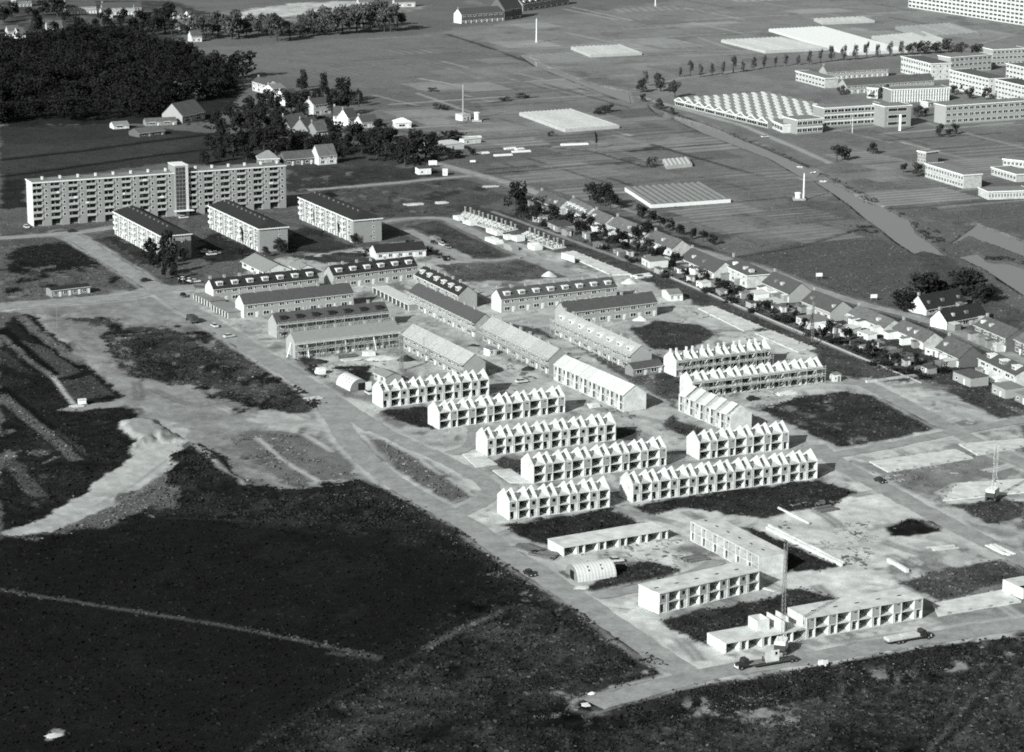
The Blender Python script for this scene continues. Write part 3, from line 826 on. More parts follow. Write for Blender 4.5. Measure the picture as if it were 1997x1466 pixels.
# ------------------------------------------------------------------ concrete shells under construction
SH = 2.72                                     # storey height
def shell_row(label, p0, p1, n, start='narrow', style='front', depth=8.0, roof='gable', storeys=2, two_from=0, scaffold=False, chimney=False, panels=None, name='shell_terrace', group='unfinished concrete terraces'):
    a, L, r = along(p0, p1)
    t = thing(name, label, 'building', a, r, group)
    u = L / n
    w_n, w_w = u * .38, u * .62
    xs, kinds, x = [0.0], [], 0.0
    for k in range(n):
        for kk in (('n', 'w') if start == 'narrow' else ('w', 'n')):
            x += w_n if kk == 'n' else w_w
            xs.append(x); kinds.append(kk)
    th = .24
    top = SH * storeys
    ridge = top + 2.75
    D = depth
    def gable(slit, chim):
        def mk():
            b = MB()
            if not slit:
                b.prism_x([(0, 0), (D, 0), (D, top), (D / 2, ridge), (0, top)], 0, th)
            else:
                c, s = D / 2, .13
                zl = lambda y: top + (ridge - top) * (1 - abs(y - c) / c)
                b.prism_x([(0, 0), (c - s, 0), (c - s, zl(c - s)), (0, top)], 0, th)
                b.prism_x([(c + s, 0), (D, 0), (D, top), (c + s, zl(c + s))], 0, th)
                b.prism_x([(c - s, 0), (c + s, 0), (c + s, top + .75), (c - s, top + .75)], 0, th)
                b.prism_x([(c - s, top + 1.75), (c + s, top + 1.75), (c + s, zl(c + s)), (c, ridge), (c - s, zl(c - s))], 0, th)
            if chim:
                b.box(-.05, .5, D / 2 - .35, D / 2 + .35, ridge - .4, ridge + .75)
            return b.mesh('cross_wall', M['concrete'])
        return cached(('gable', D, storeys, slit, chim), mk)
    def flatwall(st, key):
        return cached(('flatwall', D, st), lambda: MB().box(0, th, 0, D, 0, SH * st - .02).mesh('cross_wall', M['concrete']))
    for i, x in enumerate(xs):
        xx = min(max(x - th / 2, 0), L - th)
        st = storeys if roof == 'gable' or i >= two_from else 1
        if roof == 'gable':
            slit = style == 'back' and i > 0 and kinds[i - 1] == 'w'
            put('cross_wall', gable(slit, chimney), t, (xx, 0, 0))
        else:
            put('cross_wall', flatwall(st, i), t, (xx, 0, 0))
    def slab(z, x0, x1, nm='floor_slab', over=.0, tk=.2):
        MB().box(x0 - over, x1 + over, -over, D + over, z, z + tk).build(nm, M['slab'], t)
    slab(.02, .03, L - .03, tk=.16)
    x2 = xs[two_from] if two_from else 0.0
    for s in range(1, storeys + 1):
        x0 = x2 if s > 1 else 0.0
        if roof == 'flat' and s == storeys or (s == 1 and two_from and storeys == 2):
            slab(SH * s - .2, x0 + .03, L - .03 if s == storeys or True else x2, 'roof_slab' if s == storeys else 'floor_slab', .12 if s == storeys else -.01, .26 if s == storeys else .2)
        else:
            slab(SH * s - .2, x0 + .03, L - .03, over=-.012)
    # back wall
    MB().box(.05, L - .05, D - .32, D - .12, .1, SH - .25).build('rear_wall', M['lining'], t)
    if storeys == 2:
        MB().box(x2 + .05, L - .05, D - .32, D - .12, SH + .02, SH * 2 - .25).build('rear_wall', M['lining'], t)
    # fronts of the narrow bays
    def upper_front(w):
        def mk():
            b = MB(); h = SH - .22; wx0, wx1, z0, z1 = w * .34, w * .80, .95, 2.0
            b.box(.1, wx0, .1, .24, 0, h); b.box(wx1, w - .1, .1, .24, 0, h); b.box(wx0, wx1, .1, .24, 0, z0); b.box(wx0, wx1, .1, .24, z1, h)
            return b.mesh('front_panel', M['concrete_dull'])
        return cached(('uf', round(w, 3)), mk)
    def upper_back(w):
        def mk():
            b = MB(); h = SH - .22; wx0, wx1, z0, z1 = w * .48, w * .86, 1.75, 2.1
            b.box(.1, wx0, .1, .24, 0, h); b.box(wx1, w - .1, .1, .24, 0, h); b.box(wx0, wx1, .1, .24, 0, z0); b.box(wx0, wx1, .1, .24, z1, h)
            return b.mesh('front_panel', M['concrete_dull'])
        return cached(('ub', round(w, 3)), mk)
    def lower(w, st):
        def mk():
            b = MB(); h = SH - .4
            if st == 'front':
                b.box(w * .62, w - .1, .1, .24, 0, h); b.box(.12, w * .3, .3, .44, 0, .9)
            else:
                b.box(.1, w * .26, .1, .24, 0, h)
            return b.mesh('front_panel', M['concrete'])
        return cached(('lo', round(w, 3), st), mk)
    for i, k in enumerate(kinds):
        if k == 'n':
            w = xs[i + 1] - xs[i]
            put('front_panel', lower(w, style), t, (xs[i], 0, .18))
            if storeys == 2 and i >= two_from:
                put('front_panel', (upper_front if style == 'front' else upper_back)(w), t, (xs[i], 0, SH + .01))
        elif style == 'front':
            # return of the living room wall beside the opening
            w = xs[i + 1] - xs[i]
            put('front_panel', cached(('ret', 1), lambda: MB().box(0, .55, .1, .24, 0, SH - .4).mesh('front_panel', M['concrete'])), t, (xs[i] + .12, 0, .18))
            if storeys == 2 and i >= two_from:
                put('front_panel', CACHE[('ret', 1)], t, (xs[i] + .12, 0, SH + .02))
    if roof == 'flat':
        hole = cached('hole', lambda: MB().box(-.6, .6, -.22, .22, 0, .07).mesh('painted_roof_opening', M['dark']))  # low dark box on the slab; its colour stands in for a hole's shade
        for k in range(n):
            if xs[2 * k] >= x2 and storeys == 2:
                put('painted_roof_opening', hole, t, (xs[2 * k] + u * .3, D * .45, top + .06))
    if panels:
        c = D / 2; sl = (ridge - top) / c; o = .35
        for k in range(n):
            x0, x1 = (u * k + .06, u * (k + 1) - .1) if panels == 'full' else (u * k + u * .1, u * k + u * random.uniform(.62, .8))
            for pts in ([(-o, top - sl * o + .05), (c, ridge + .05), (c, ridge + .19), (-o, top - sl * o + .19)], [(D + o, top - sl * o + .19), (c, ridge + .19), (c, ridge + .05), (D + o, top - sl * o + .05)]):
                MB().prism_x(pts, x0, x1).build('roof_panel', M['sheet'], t)
            if panels == 'full':
                MB().prism_x([(-o, top - sl * o + .0), (c, ridge + .0), (c, ridge + .07), (-o, top - sl * o + .07)], u * (k + 1) - .1, u * (k + 1) + .06).build('roof_joint', M['dark'], t)
    if scaffold:
        scaffold_parts(t, L, D, top, left=False)
    return t
def scaffold_parts(t, L, D, eave, left=True, lift=2.6, off=.35, deck=1.15):
    """a lean timber scaffold standing in front of a wall: standards, ledgers and plank decks (parts of the building site wall it is lashed to)"""
    post = cached(('post', eave), lambda: MB().box(-.07, .07, -.07, .07, 0, eave + .9).mesh('scaffold_pole', M['wood']))
    n = max(2, int(L / 3.4))
    for k in range(n + 1):
        put('scaffold_pole', post, t, (L * k / n, -off - deck, 0))
        if k % 2 == 0:
            MB().bar((L * k / n, -off - deck, .2), (min(L, L * (k + .9) / n), -off - deck, eave), .1).build('scaffold_brace', M['wood'], t)
    for z in (lift, eave - .35):
        MB().box(-.3, L + .3, -off - deck, -off, z, z + .1).build('scaffold_deck', M['plank'], t)
        MB().box(-.3, L + .3, -off - deck - .1, -off - deck + .02, z + .85, z + .98).build('scaffold_rail', M['plank'], t)

# ------------------------------------------------------------------ finished and half finished terraces
def terrace(label, p0, p1, n, depth=8.0, eave=5.3, ridge=8.4, roof='tile', wall='brick', dormers=None, chimneys=True, wins=True, scaffold=False, rafters=False,
            name='terrace_houses', group='rows of terraced houses', hip=False, ends='both', skip_low=False, porch=None, sheets=False, cat='terrace', win_frame='white', overhang=.35, pale_gable=None):
    a, L, r = along(p0, p1)
    t = thing(name, label, cat, a, r, group)
    D = depth; c = D / 2; u = L / n
    if hip:
        MB().box(0, L, 0, D, 0, eave).build('wall', M[wall], t)
    else:
        MB().prism_x([(0, 0), (D, 0), (D, eave), (c, ridge - .12), (0, eave)], 0, L).build('wall', M[wall], t)
        if pale_gable:
            for x in (-.03, L + .0):
                MB().prism_x([(0.02, 0), (D - .02, 0), (D - .02, eave - .03), (c, ridge - .25), (0.02, eave - .03)], x, x + .03).build('gable_face', M[pale_gable], t)
    o = overhang; s = (ridge - eave) / c
    if hip:
        zt = eave; hx = min(c * .9, L * .45)
        v = [(-o, -o, zt - .05), (L + o, -o, zt - .05), (L + o, D + o, zt - .05), (-o, D + o, zt - .05), (hx, c, ridge), (L - hx, c, ridge),
             (-o, -o, zt - .3), (L + o, -o, zt - .3), (L + o, D + o, zt - .3), (-o, D + o, zt - .3)]
        MB().add(v, [(0, 1, 5, 4), (1, 2, 5), (2, 3, 4, 5), (3, 0, 4), (9, 8, 7, 6)]).build('roof', M[roof], t)
        fb = MB()
        fb.box(-o - .04, L + o + .04, -o - .06, -o - .01, zt - .34, zt + .02); fb.box(L + o + .01, L + o + .06, -o, D + o, zt - .34, zt + .02)
        fb.box(-o - .06, -o - .01, -o, D + o, zt - .34, zt + .02)
        fb.build('fascia', M['white'], t)
    else:
        def slope(sg, x0, x1, m, nm, lift=0.0):
            y0 = -o if sg < 0 else D + o
            z0 = eave - s * o
            b = MB()
            pts = [(y0, z0 + lift), (c, ridge + lift), (c, ridge + .16 + lift), (y0, z0 + .16 + lift)]
            if sg < 0:
                b.prism_x(pts, x0, x1)
            else:
                b.prism_x(pts[::-1], x0, x1)
            return b.build(nm, M[m], t)
        if sheets:
            for k in range(n):
                slope(-1, u * k + (.0 if k else -.15), u * (k + 1) - .16 + (.3 if k == n - 1 else 0), roof, 'roof_panel')
                slope(1, u * k, u * (k + 1) - .16, roof, 'roof_panel')
                MB().prism_x([(-o, eave - s * o - .04), (c, ridge - .04), (c, ridge + .06), (-o, eave - s * o + .06)], u * (k + 1) - .16, u * (k + 1)).build('roof_joint', M['dark'], t)
        else:
            slope(-1, -.15, L + .15, roof, 'roof'); slope(1, -.15, L + .15, roof, 'roof')
        if rafters:
            for k in range(int(L / 1.5)):
                slope(-1, k * 1.5, k * 1.5 + .3, 'sheet', 'roof_batten', .1)
        MB().box(-.1, L + .1, -o - .12, -o, eave - s * o - .05, eave - s * o + .1).build('gutter', M['white'], t)
    if chimneys:
        ch = cached(('chim', name == 'terrace_houses'), lambda: MB().box(-.45, .45, -.35, .35, -.5, 1.0).box(-.52, .52, -.42, .42, 1.0, 1.15).mesh('chimney', M['brick_pale']))
        for k in range(0, n + (1 if chimneys == 'all' else 0), 1 if name == 'terrace_houses' else max(2, n)):
            put('chimney', ch, t, (min(max(u * k + (.5 if k == 0 else 0), .5), L - .5), c + .1, ridge))
    if dormers:
        dw, dh = 2.5, 1.25
        zd = eave + .75; yd = (zd - eave) / s; depth_d = (dh + .15) / s
        def mk():
            b = MB()
            b.prism_x([(0, 0), (depth_d, dh + .0), (depth_d, dh + .12), (0, dh + .12)], 0, dw)
            b.box(-.12, dw + .12, -.25, depth_d + .1, dh + .12, dh + .26)
            return b.mesh('dormer', M['white' if dormers == 'white' else 'tile_dark'])
        dm = cached(('dormer', dormers, round(s, 2)), mk)
        for k in range(n):
            d = put('dormer', dm, t, (u * (k + .5) - dw / 2, yd, zd))
            wd = window(d, .2, .12, dw - .4, dh - .1, y=0.0, frame='white' if dormers == 'white' else 'tile', mull=3)
    if wins:
        for k in range(n):
            x = u * k
            if eave > 4:
                window(t, x + u * .22, eave - 1.85, u * .34, 1.25, frame=win_frame, mull=2)
                window(t, x + u * .68, eave - 1.7, u * .16, 1.05, frame=win_frame)
            if not skip_low:
                window(t, x + u * .20, .75, u * .40, 1.5, frame=win_frame, mull=2)
                door(t, x + u * .72, .05)
                window(t, x + u * .88, .9, u * .08, 1.2, frame=win_frame)
    if ends in ('both', 'right') and wins:
        if ends == 'right':
            window(t, L, 1.2, 1.0, 1.1, y=D * .55, face='right'); window(t, L, 3.6, .8, .9, y=D * .55, face='right')
    if scaffold:
        scaffold_parts(t, L, D, eave)
    return t

# ------------------------------------------------------------------ gallery and balcony flats
def slab_flats():
    p0, p1 = q('e', 232, 497), q('e', 1950, 366)
    a, L, r = along(p0, p1)
    t = thing('apartment_slab', 'long seven-storey slab of flats with balconies and a glazed stair tower', 'apartments', a, r)
    H, D, st, rec = 19.4, 10.5, 7, 1.25
    fh = (H - .5) / st
    xt0, xt1 = L * .549, L * .602           # stair tower
    wings = ((0, xt0, 8), (xt1, L, 6))
    MB().box(0, L, rec, D, 0, H - .3).build('wall', M['flat'], t)
    MB().box(-.03, 0, .02, D, 0, H - .3).build('end_wall', M['render'], t)
    MB().box(-.25, L + .25, -.25, D + .25, H - .3, H).build('roof_slab', M['felt'], t)
    MB().box(-.3, L + .3, -.32, -.25, H - .42, H + .18).build('parapet', M['white'], t)
    MB().box(-.36, -.25, -.3, D + .3, H - .42, H + .18).build('parapet', M['white'], t)
    bal = cached('bal', lambda: MB().box(0, 4.25, -.35, -.25, 0, 1.0).box(4.15, 4.25, -.25, .0, 0, 1.0).mesh('balustrade', M['balustrade']))
    pane = cached('lpane', lambda: MB().box(0, 1, -.04, 0, .0, 1).mesh('glazing', M['glass']))
    jamb = cached('ljamb', lambda: MB().box(-.05, .35, -.1, -.04, .0, 2.1).mesh('glazing_post', M['white']))
    for wx0, wx1, nb in wings:
        bw = (wx1 - wx0) / nb
        lo = 4.1
        for k in range(nb):
            x = wx0 + bw * k
            # pier beside the loggia
            MB().box(x + lo, x + bw, 0, rec, 0, H - .3).build('pier', M['flat'], t)
            for f in range(st):
                z = .4 + fh * f
                if f:
                    put('balustrade', bal, t, (x - .05, 0, z))
                g = put('glazing', pane, t, (x + .15, rec, z + .15), 0, (lo - .3, 1, fh - .75 if f else fh - .5))
                if f:
                    put('glazing_post', jamb, g, (random.choice((.3, .45, .6)), 0, 0), 0, (1 / (lo - .3), 1, 1 / (fh - .75)))
                    window(t, x + lo + 1.15, z + .85, 1.25, 1.45)
        for f in range(1, st + 1):
            MB().box(wx0, wx1 - .02, .03, rec, .4 + fh * f - .28, .4 + fh * f - .02).build('floor_band', M['flat'], t)
    # stair tower
    MB().box(xt0 + .02, xt1 - .02, -1.2, D - 2, 0, H + 3.2).build('stair_tower', M['flat'], t)
    MB().box(xt0 - .15, xt1 + .15, -1.35, D - 1.8, H + 3.2, H + 3.45).build('tower_roof', M['white'], t)
    tw = xt1 - xt0
    nz = 12
    for k in range(nz):
        z = 1.0 + (H + 1.6) * k / nz
        for j in range(3):
            window(t, xt0 + .35 + (tw - 1.7) / 3 * j, z, (tw - 1.7) / 3 - .02, (H + 1.6) / nz - .08, y=-1.2, frame='steel', mull=2)
    MB().box(xt1 - 1.25, xt1 - .05, -1.32, -1.2, 0, H + 3.1).build('tower_pilaster', M['render'], t)
    MB().box(xt0 - 1, xt1 + 1.5, -4.2, -1.3, 2.6, 2.85).build('entrance_canopy', M['white'], t)
    vent = cached('vent', lambda: MB().box(-.4, .4, -.4, .4, 0, 1.1).box(-.5, .5, -.5, .5, 1.1, 1.3).mesh('roof_vent', M['white']))
    for wx0, wx1, nb in wings:
        for k in range(nb):
            put('roof_vent', vent, t, (wx0 + (wx1 - wx0) * (k + .75) / nb, D * .6, H))
    return a, L, r, fh
APT = slab_flats()
# washing over the balconies
for k, (bx, f, w, tint) in enumerate(((0.09, 5, 1.2, 'first wing, sixth floor, second balcony from the left'), (.155, 4, 1.6, 'third balcony from the left, fifth floor'),
        (.20, 3, 1.5, 'fourth balcony from the left, fourth floor'), (.425, 6, 1.8, 'top floor, seventh balcony from the left'),
        (.345, 4, 1.0, 'sixth balcony from the left, fifth floor'), (.49, 3, 1.9, 'eighth balcony, left of the stair tower'), (.80, 5, 1.6, 'sixth floor right of the tower'), (.93, 4, 1.8, 'far right balcony'))):
    a, L, r, fh = APT
    d = Vector((math.cos(r), math.sin(r), 0))
    b = MB().box(0, w, -.46, -.36, 0, .8).box(0, w, -.46, -.24, .8, .86)
    tag(b.build('washing', M['white'], None, tuple(a + d * (L * bx) + Vector((0, 0, .4 + fh * f + .22))), r), 'white washing hung over a slab-flat balcony, ' + tint, 'washing', 'washing on balconies')

def walkup(label, p0, p1, p2, ref):
    a, L, r = along(p0, p1)
    D = (G(*p2) - G(*p1)).length
    t = thing('walk_up_flats', label, 'apartments', a, r, 'four-storey walk-up flats')
    H = 9.9; fh = 2.45
    MB().box(0, L, 0, D, 0, H).build('wall', M['flat'], t)
    o = .5; c = D / 2; rz = H + 3.0
    v = [(-o, -o, H), (L + o, -o, H), (L + o, D + o, H), (-o, D + o, H), (4.5, c, rz), (L - 5.5, c, rz)]
    MB().add(v, [(0, 1, 5, 4), (1, 2, 5), (2, 3, 4, 5), (3, 0, 4), (3, 2, 1, 0)]).build('roof', M['tile_dark'], t)
    f = MB(); f.box(-o, L + o, -o - .12, -o, H - .35, H + .12); f.box(L + o, L + o + .12, -o - .12, D + o, H - .35, H + .12)
    f.build('fascia', M['white'], t)
    MB().box(L, L + .03, .03, D - .03, 0, H - .36).build('end_wall', M['flat'], t)
    nb = 10
    bw = (L - 1) / nb
    bal = cached('wbal', lambda: MB().box(0, 2.7, -1.05, -.95, 0, .95).box(0, 2.7, -1.05, 0, -.12, 0).box(0, .08, -.95, 0, 0, .95).box(2.62, 2.7, -.95, 0, 0, .95).mesh('balcony', M['white']))
    strip = cached(('wstrip', H), lambda: MB().box(0, .5, -.1, 0, .3, H - .4).mesh('wall_strip', M['white']))
    rl = random.Random(ref)
    for k in range(nb):
        x = .5 + bw * k
        put('wall_strip', strip, t, (x, 0, 0))
        for fl in range(4):
            z = .25 + fh * fl
            if fl:
                if k % 2 == 0:
                    put('balcony', bal, t, (x + .7, 0, z))
                window(t, x + .75, z + .35 if k % 2 else z, 2.0, 1.6 if k % 2 else 2.0, mull=2)
                window(t, x + 3.1, z + .7, min(1.2, bw - 3.3), 1.3)
            else:
                window(t, x + .8, .6, 1.4, 1.2)
                door(t, x + 2.8, 0, 1.2, 2.0)
    for fl in range(4):
        window(t, L + .03, .9 + fh * fl, 1.0, 1.2, y=D * .68, face='right')
    sk = cached('rvent', lambda: MB().box(-.3, .3, -.25, .25, 0, .7).mesh('roof_vent', M['felt']))
    for k in range(10):
        put('roof_vent', sk, t, (6 + (L - 13) * k / 9, c - 1.3, rz - .75))
    return t
walkup('left four-storey walk-up block with hipped dark roof, nearest the left road', q('e', 782, 547), q('e', 1105, 722), q('e', 1303, 704), 1)
walkup('middle four-storey walk-up block with hipped dark roof, in front of the slab flats', q('f', 240, 225), q('f', 582, 392), q('f', 770, 373), 2)
walkup('right four-storey walk-up block with hipped dark roof, right of the slab flats', q('f', 852, 165), q('f', 1222, 330), q('f', 1407, 311), 3)

# ------------------------------------------------------------------ the rows of the estate
shell_row('roofless white shell terrace beside the arched metal hut, farthest left of the shells', q('k', 1000, 615), q('k', 1725, 525), 6, 'narrow', 'front')
shell_row('roofless white shell terrace second from the top in the left column of shells', (856.7, 837.7), (1101.9, 804.8), 7, 'wide', 'back')
shell_row('roofless white shell terrace third from the top, pale slab lying at its left end', q('l', 175, 1015), q('l', 1050, 905), 7, 'narrow', 'front')
shell_row('roofless white shell terrace with slit gables, directly behind the two front rows', q('l', 490, 1200), q('l', 1395, 1075), 7, 'wide', 'back')
shell_row('short roofless white shell terrace nearest the left road, front row', q('l', 325, 1450), q('l', 1010, 1360), 5, 'narrow', 'front')
shell_row('longest roofless white shell terrace, dark turf in front of it', (1233.7, 980.9), (1593.7, 933.4), 10, 'narrow', 'front')
shell_row('short roofless shell terrace just behind the longest shell row', q('m', 430, 620), q('m', 1040, 545), 5, 'wide', 'back')
shell_row('scaffolded roofless shell terrace at the right road bend, saw-tooth gables', (1349, 777), (1604, 746), 8, 'wide', 'back', scaffold=True)
shell_row('scaffolded roofless shell terrace with chimney stubs below the turf oval', (1318, 735), (1503, 711), 6, 'narrow', 'front', scaffold=True, chimney=True)
shell_row('roofless shell terrace running towards the viewer at the end of the saw-tooth row', q('m', 290, 282), q('m', 640, 432), 5, 'wide', 'front', panels='gaps')
shell_row('low single-storey concrete shell with flat slab beside the front turf', q('o', 695, 372), q('o', 1405, 250), 5, 'wide', 'back', depth=8.3, roof='flat', storeys=1, name='shell_ground_floor')
shell_row('two-storey flat-roofed concrete shell in front of the arched store', q('o', 1345, 762), q('p', 630, 462), 5, 'narrow', 'front', depth=8.3, roof='flat')
shell_row('two-storey flat-roofed concrete shell running towards the viewer, blank end wall', q('m', 370, 1165), q('m', 835, 1410), 6, 'narrow', 'back', depth=8.3, roof='flat')
F4 = shell_row('long nearest concrete shell, left part one storey and right part two storeys', q('p', 400, 893), q('p', 1740, 650), 9, 'wide', 'back', depth=8.3, roof='flat', two_from=7)
# loose upper rooms being set on the long shell
def upper_room(x0, x1, y0, y1, hole):
    b = MB(); h = SH; z = SH + .02; w = .2
    b.box(x0, x1, y0, y0 + w, z, z + h); b.box(x0, x1, y1 - w, y1, z, z + h); b.box(x0, x0 + w, y0 + w, y1 - w, z, z + h); b.box(x1 - w, x1, y0 + w, y1 - w, z, z + h)
    b.build('upper_room', M['concrete'], F4)
_u9 = (G(*q('p', 1740, 650)) - G(*q('p', 400, 893))).length / 9
upper_room(_u9 * 1.75, _u9 * 2.3, 3.6, 7.6, True)
MB().box(_u9 * 2.62, _u9 * 2.66, .3, 8.0, SH + .02, SH * 2).build('cross_wall', M['concrete'], F4)
MB().box(_u9 * 3.02, _u9 * 3.06, 2.6, 8.0, SH + .02, SH * 2).build('cross_wall', M['concrete'], F4)

TL = 'terraced row '
terrace('finished dormered terrace farthest left, behind the left garages', q('f', 268, 735), q('f', 985, 657), 7, roof='tile_dark', wall='brick_pale', dormers='white', pale_gable='render')
terrace('finished dormered terrace behind the light-roofed garage row, right of the first dormered one', q('f', 1085, 640), q('f', 1655, 572), 6, roof='tile_dark', wall='brick_pale', dormers='white', pale_gable='brick_pale')
terrace('plain dark-roofed terrace in front of the left dormered terrace', q('f', 475, 842), q('f', 1220, 760), 7, roof='tile', wall='brick_pale', pale_gable='render', chimneys='all')
terrace('dark-dormered terrace with a scaffold along its front', q('f', 700, 978), q('f', 1460, 893), 7, roof='tile', wall='brick', dormers='dark', scaffold=True, pale_gable='brick_pale', chimneys='all')
terrace('pale new-tiled terrace on props and scaffold behind the first arched hut', q('f', 825, 1112), q('f', 1535, 1028), 7, roof='tile_pale', wall='brick', scaffold=True, wins=True, pale_gable='brick_pale', chimneys='all')
terrace('dormered terrace running towards the viewer, behind the plain dark-roofed row', q('g', 105, 772), q('g', 398, 915), 6, roof='tile_dark', wall='brick_pale', dormers='white', depth=7.6)
terrace('plain dark-roofed terrace running towards the viewer, scaffold on its left', q('g', 60, 892), q('g', 512, 1112), 7, roof='tile', wall='brick_pale', depth=7.6, scaffold=True)
terrace('pale battened roof terrace with scaffold, continuing the dark-roofed row', q('g', 560, 1132), q('g', 1012, 1362), 7, roof='batten', wall='concrete_dull', depth=8, scaffold=True, sheets=True, rafters=False, chimneys=True)
shell_row('white-sheeted terrace with bare concrete front and blank end wall, middle of the site', q('l', 628, 492), q('l', 1105, 710), 8, 'narrow', 'front', depth=8.2, panels='full')
terrace('pale battened roof terrace with scaffold, left of the lane behind the first shells', q('g', 20, 1185), q('g', 435, 1398), 7, roof='batten', wall='concrete_dull', depth=8, scaffold=True, sheets=True, chimneys=False)
terrace('pale dormered roof terrace with scaffold deck along the middle lane', q('l', 630, 182), q('l', 1152, 428), 8, roof='batten', wall='brick_pale', dormers='white', depth=8, scaffold=True, chimneys=True)
terrace('finished dormered terrace in the upper middle, dark roof and pale left gable', q('g', 690, 944), q('g', 1475, 857), 8, roof='tile', wall='brick_pale', dormers='white', pale_gable='render', chimneys='all')
terrace('plain dark-roofed terrace at the upper right of the estate', q('g', 1130, 1037), q('g', 1750, 962), 6, roof='tile', wall='brick_pale', pale_gable='brick_pale')
terrace('low dark-roofed cottage at the near end of the dormered scaffold row', q('l', 1170, 470), q('l', 1370, 440), 2, depth=5, eave=2.6, ridge=4.2, roof='tile', wall='brick', chimneys=False, name='cottage', cat='house', group=None)

# garages
def garages(label, p0, p1, n, depth=6.0, roof='felt', h=2.4):
    a, L, r = along(p0, p1)
    t = thing('garage_row', label, 'garages', a, r, 'rows of lock-up garages')
    MB().box(0, L, .3, depth, 0, h - .1).build('wall', M['brick'], t)
    MB().box(-.2, L + .2, -.2, depth + .2, h - .1, h + .12).build('roof', M[roof], t)
    u = L / n
    for k in range(n):
        MB().box(u * k + .2, u * (k + 1) - .2, .2, .3, 0, h - .35).build('garage_door', M['darksteel'], t)
    for k in range(n + 1):
        MB().box(max(0, u * k - .2), min(L, u * k + .2), 0, .3, 0, h - .1).build('pier', M['white'], t)
    return t
garages('left garage row with dark roof beside the road, upper half', q('f', 130, 714), q('f', 240, 766), 6, 6.5, 'felt')
garages('left garage row with pale roof beside the road, lower half', q('f', 250, 784), q('f', 362, 842), 6, 8.0, 'tile_pale')
garages('pale-roofed garage row in front of the second dormered terrace', q('f', 1350, 667), q('f', 1592, 790), 9, 6.0, 'sheet')

# pavilion, bungalow, sheds
terrace('low wide-roofed pavilion standing between the flats and the dormered terrace', q('f', 462, 492), q('f', 620, 570), 3, depth=11, eave=2.8, ridge=5.2, roof='tile_pale', wall='render', chimneys=False, name='pavilion', cat='pavilion', group=None, overhang=.8)
terrace('small pale gabled annex right of the wide-roofed pavilion', q('f', 785, 520), q('f', 850, 550), 2, depth=7, eave=2.4, ridge=4.0, roof='tile_pale', wall='render', chimneys=False, name='annex', cat='building', group=None)
terrace('dark-roofed bungalow with white walls in a hedged plot', q('f', 1375, 442), q('f', 1715, 418), 5, depth=9, eave=2.9, ridge=5.4, roof='tile_dark', wall='render', chimneys=False, name='bungalow', cat='house', group=None)
terrace('long flat-roofed shed by the track at the left edge of the site', q('e', 355, 978), q('e', 615, 948), 4, depth=6, eave=2.7, ridge=3.3, roof='tile_dark', wall='brick', chimneys=False, name='site_shed', cat='shed', group=None)
terrace('low grey-roofed site hut behind the farthest left shell row', q('k', 940, 420), q('k', 1020, 455), 2, depth=6, eave=2.5, ridge=3.6, roof='tile_pale', wall='brick_pale', chimneys=False, name='site_hut', cat='hut', group=None)
terrace('pale site hut at the right end of the plain upper right terrace', q('h', 300, 935), q('h', 385, 930), 2, depth=9, eave=2.6, ridge=3.8, roof='felt', wall='render', chimneys=False, name='site_hut', cat='hut', group=None)
# ------------------------------------------------------------------ old houses along the dyke street
def house(label, p0, p1, depth=8, eave=3.4, ridge=7.2, n=None, roof='tile_mid', wall='old_white', hip=False, dormers=None, chim=True, group='old houses along the dyke street', nm='house', **kw):
    L = (G(*p1) - G(*p0)).length
    n = n or max(1, round(L / 5))
    if 'dyke street' in (group or ''):
        eave, ridge = eave * .92, ridge * .88
    t = terrace(label, p0, p1, n, depth, eave, ridge, roof, wall, dormers, chim, name=nm, group=group, hip=hip, cat='house', **kw)
    if 'dyke street' in (group or '') and L > 12:
        rr = random.Random(int(L * 97))
        for k in range(n):
            if rr.random() < .65:
                x, w, d, h = L * (k + rr.uniform(.05, .4)) / n, rr.uniform(1.8, 3.2), rr.uniform(1.6, 4.5), rr.uniform(2.1, 2.7)
                e = MB().prism_x([(-d, 0), (0, 0), (0, h + .3), (-d, h)], x, x + w).build('rear_extension', M[rr.choice(('old_white', 'brick_pale', 'brick', 'white'))], t)
                MB().prism_x([(-d - .15, h), (-.02, h + .3), (-.02, h + .42), (-d - .15, h + .12)], x - .12, x + w + .12).build('roof', M[rr.choice(('felt', 'tile_mid', 'sheet'))], e)
            if rr.random() < .5:
                x = L * (k + rr.uniform(.3, .7)) / n
                MB().box(x, x + rr.uniform(1, 1.8), depth * .15, depth * .32, eave + (ridge - eave) * .3, eave + (ridge - eave) * .3 + 1.2).build('roof_window', M[rr.choice(('white', 'old_white', 'felt'))], t)
    return t
house('first low old house at the upper end of the dyke street, beside the big tree', q('g', 905, 205), q('g', 1078, 272), 8.5, 3.2, 7.0, roof='tile_mid')
house('second old house down the dyke street, white dormer on its roof', q('g', 1112, 262), q('g', 1250, 330), 9, 3.4, 7.6, roof='tile_mid', dormers='white')
house('third old house down the dyke street, small white box dormer', q('g', 1270, 345), q('g', 1382, 392), 9, 3.6, 7.6, roof='tile_mid')
house('fourth old house, long tiled roof with one white skylight', q('g', 1412, 395), q('g', 1645, 492), 9, 4.0, 7.8, roof='tile_mid')
house('fifth old house, tiled roof behind the poplar', q('g', 1670, 492), q('g', 1852, 562), 9, 3.8, 7.6, roof='tile_mid')
house('sixth old house, dark speckled roof above the small white gable', q('h', 372, 690), q('h', 600, 792), 10, 3.6, 8.0, roof='tile')
house('tiny white-gabled outhouse in front of the sixth old house', q('h', 505, 772), q('h', 600, 765), 5, 2.3, 4.2, n=1, roof='tile', chim=False, nm='outhouse')
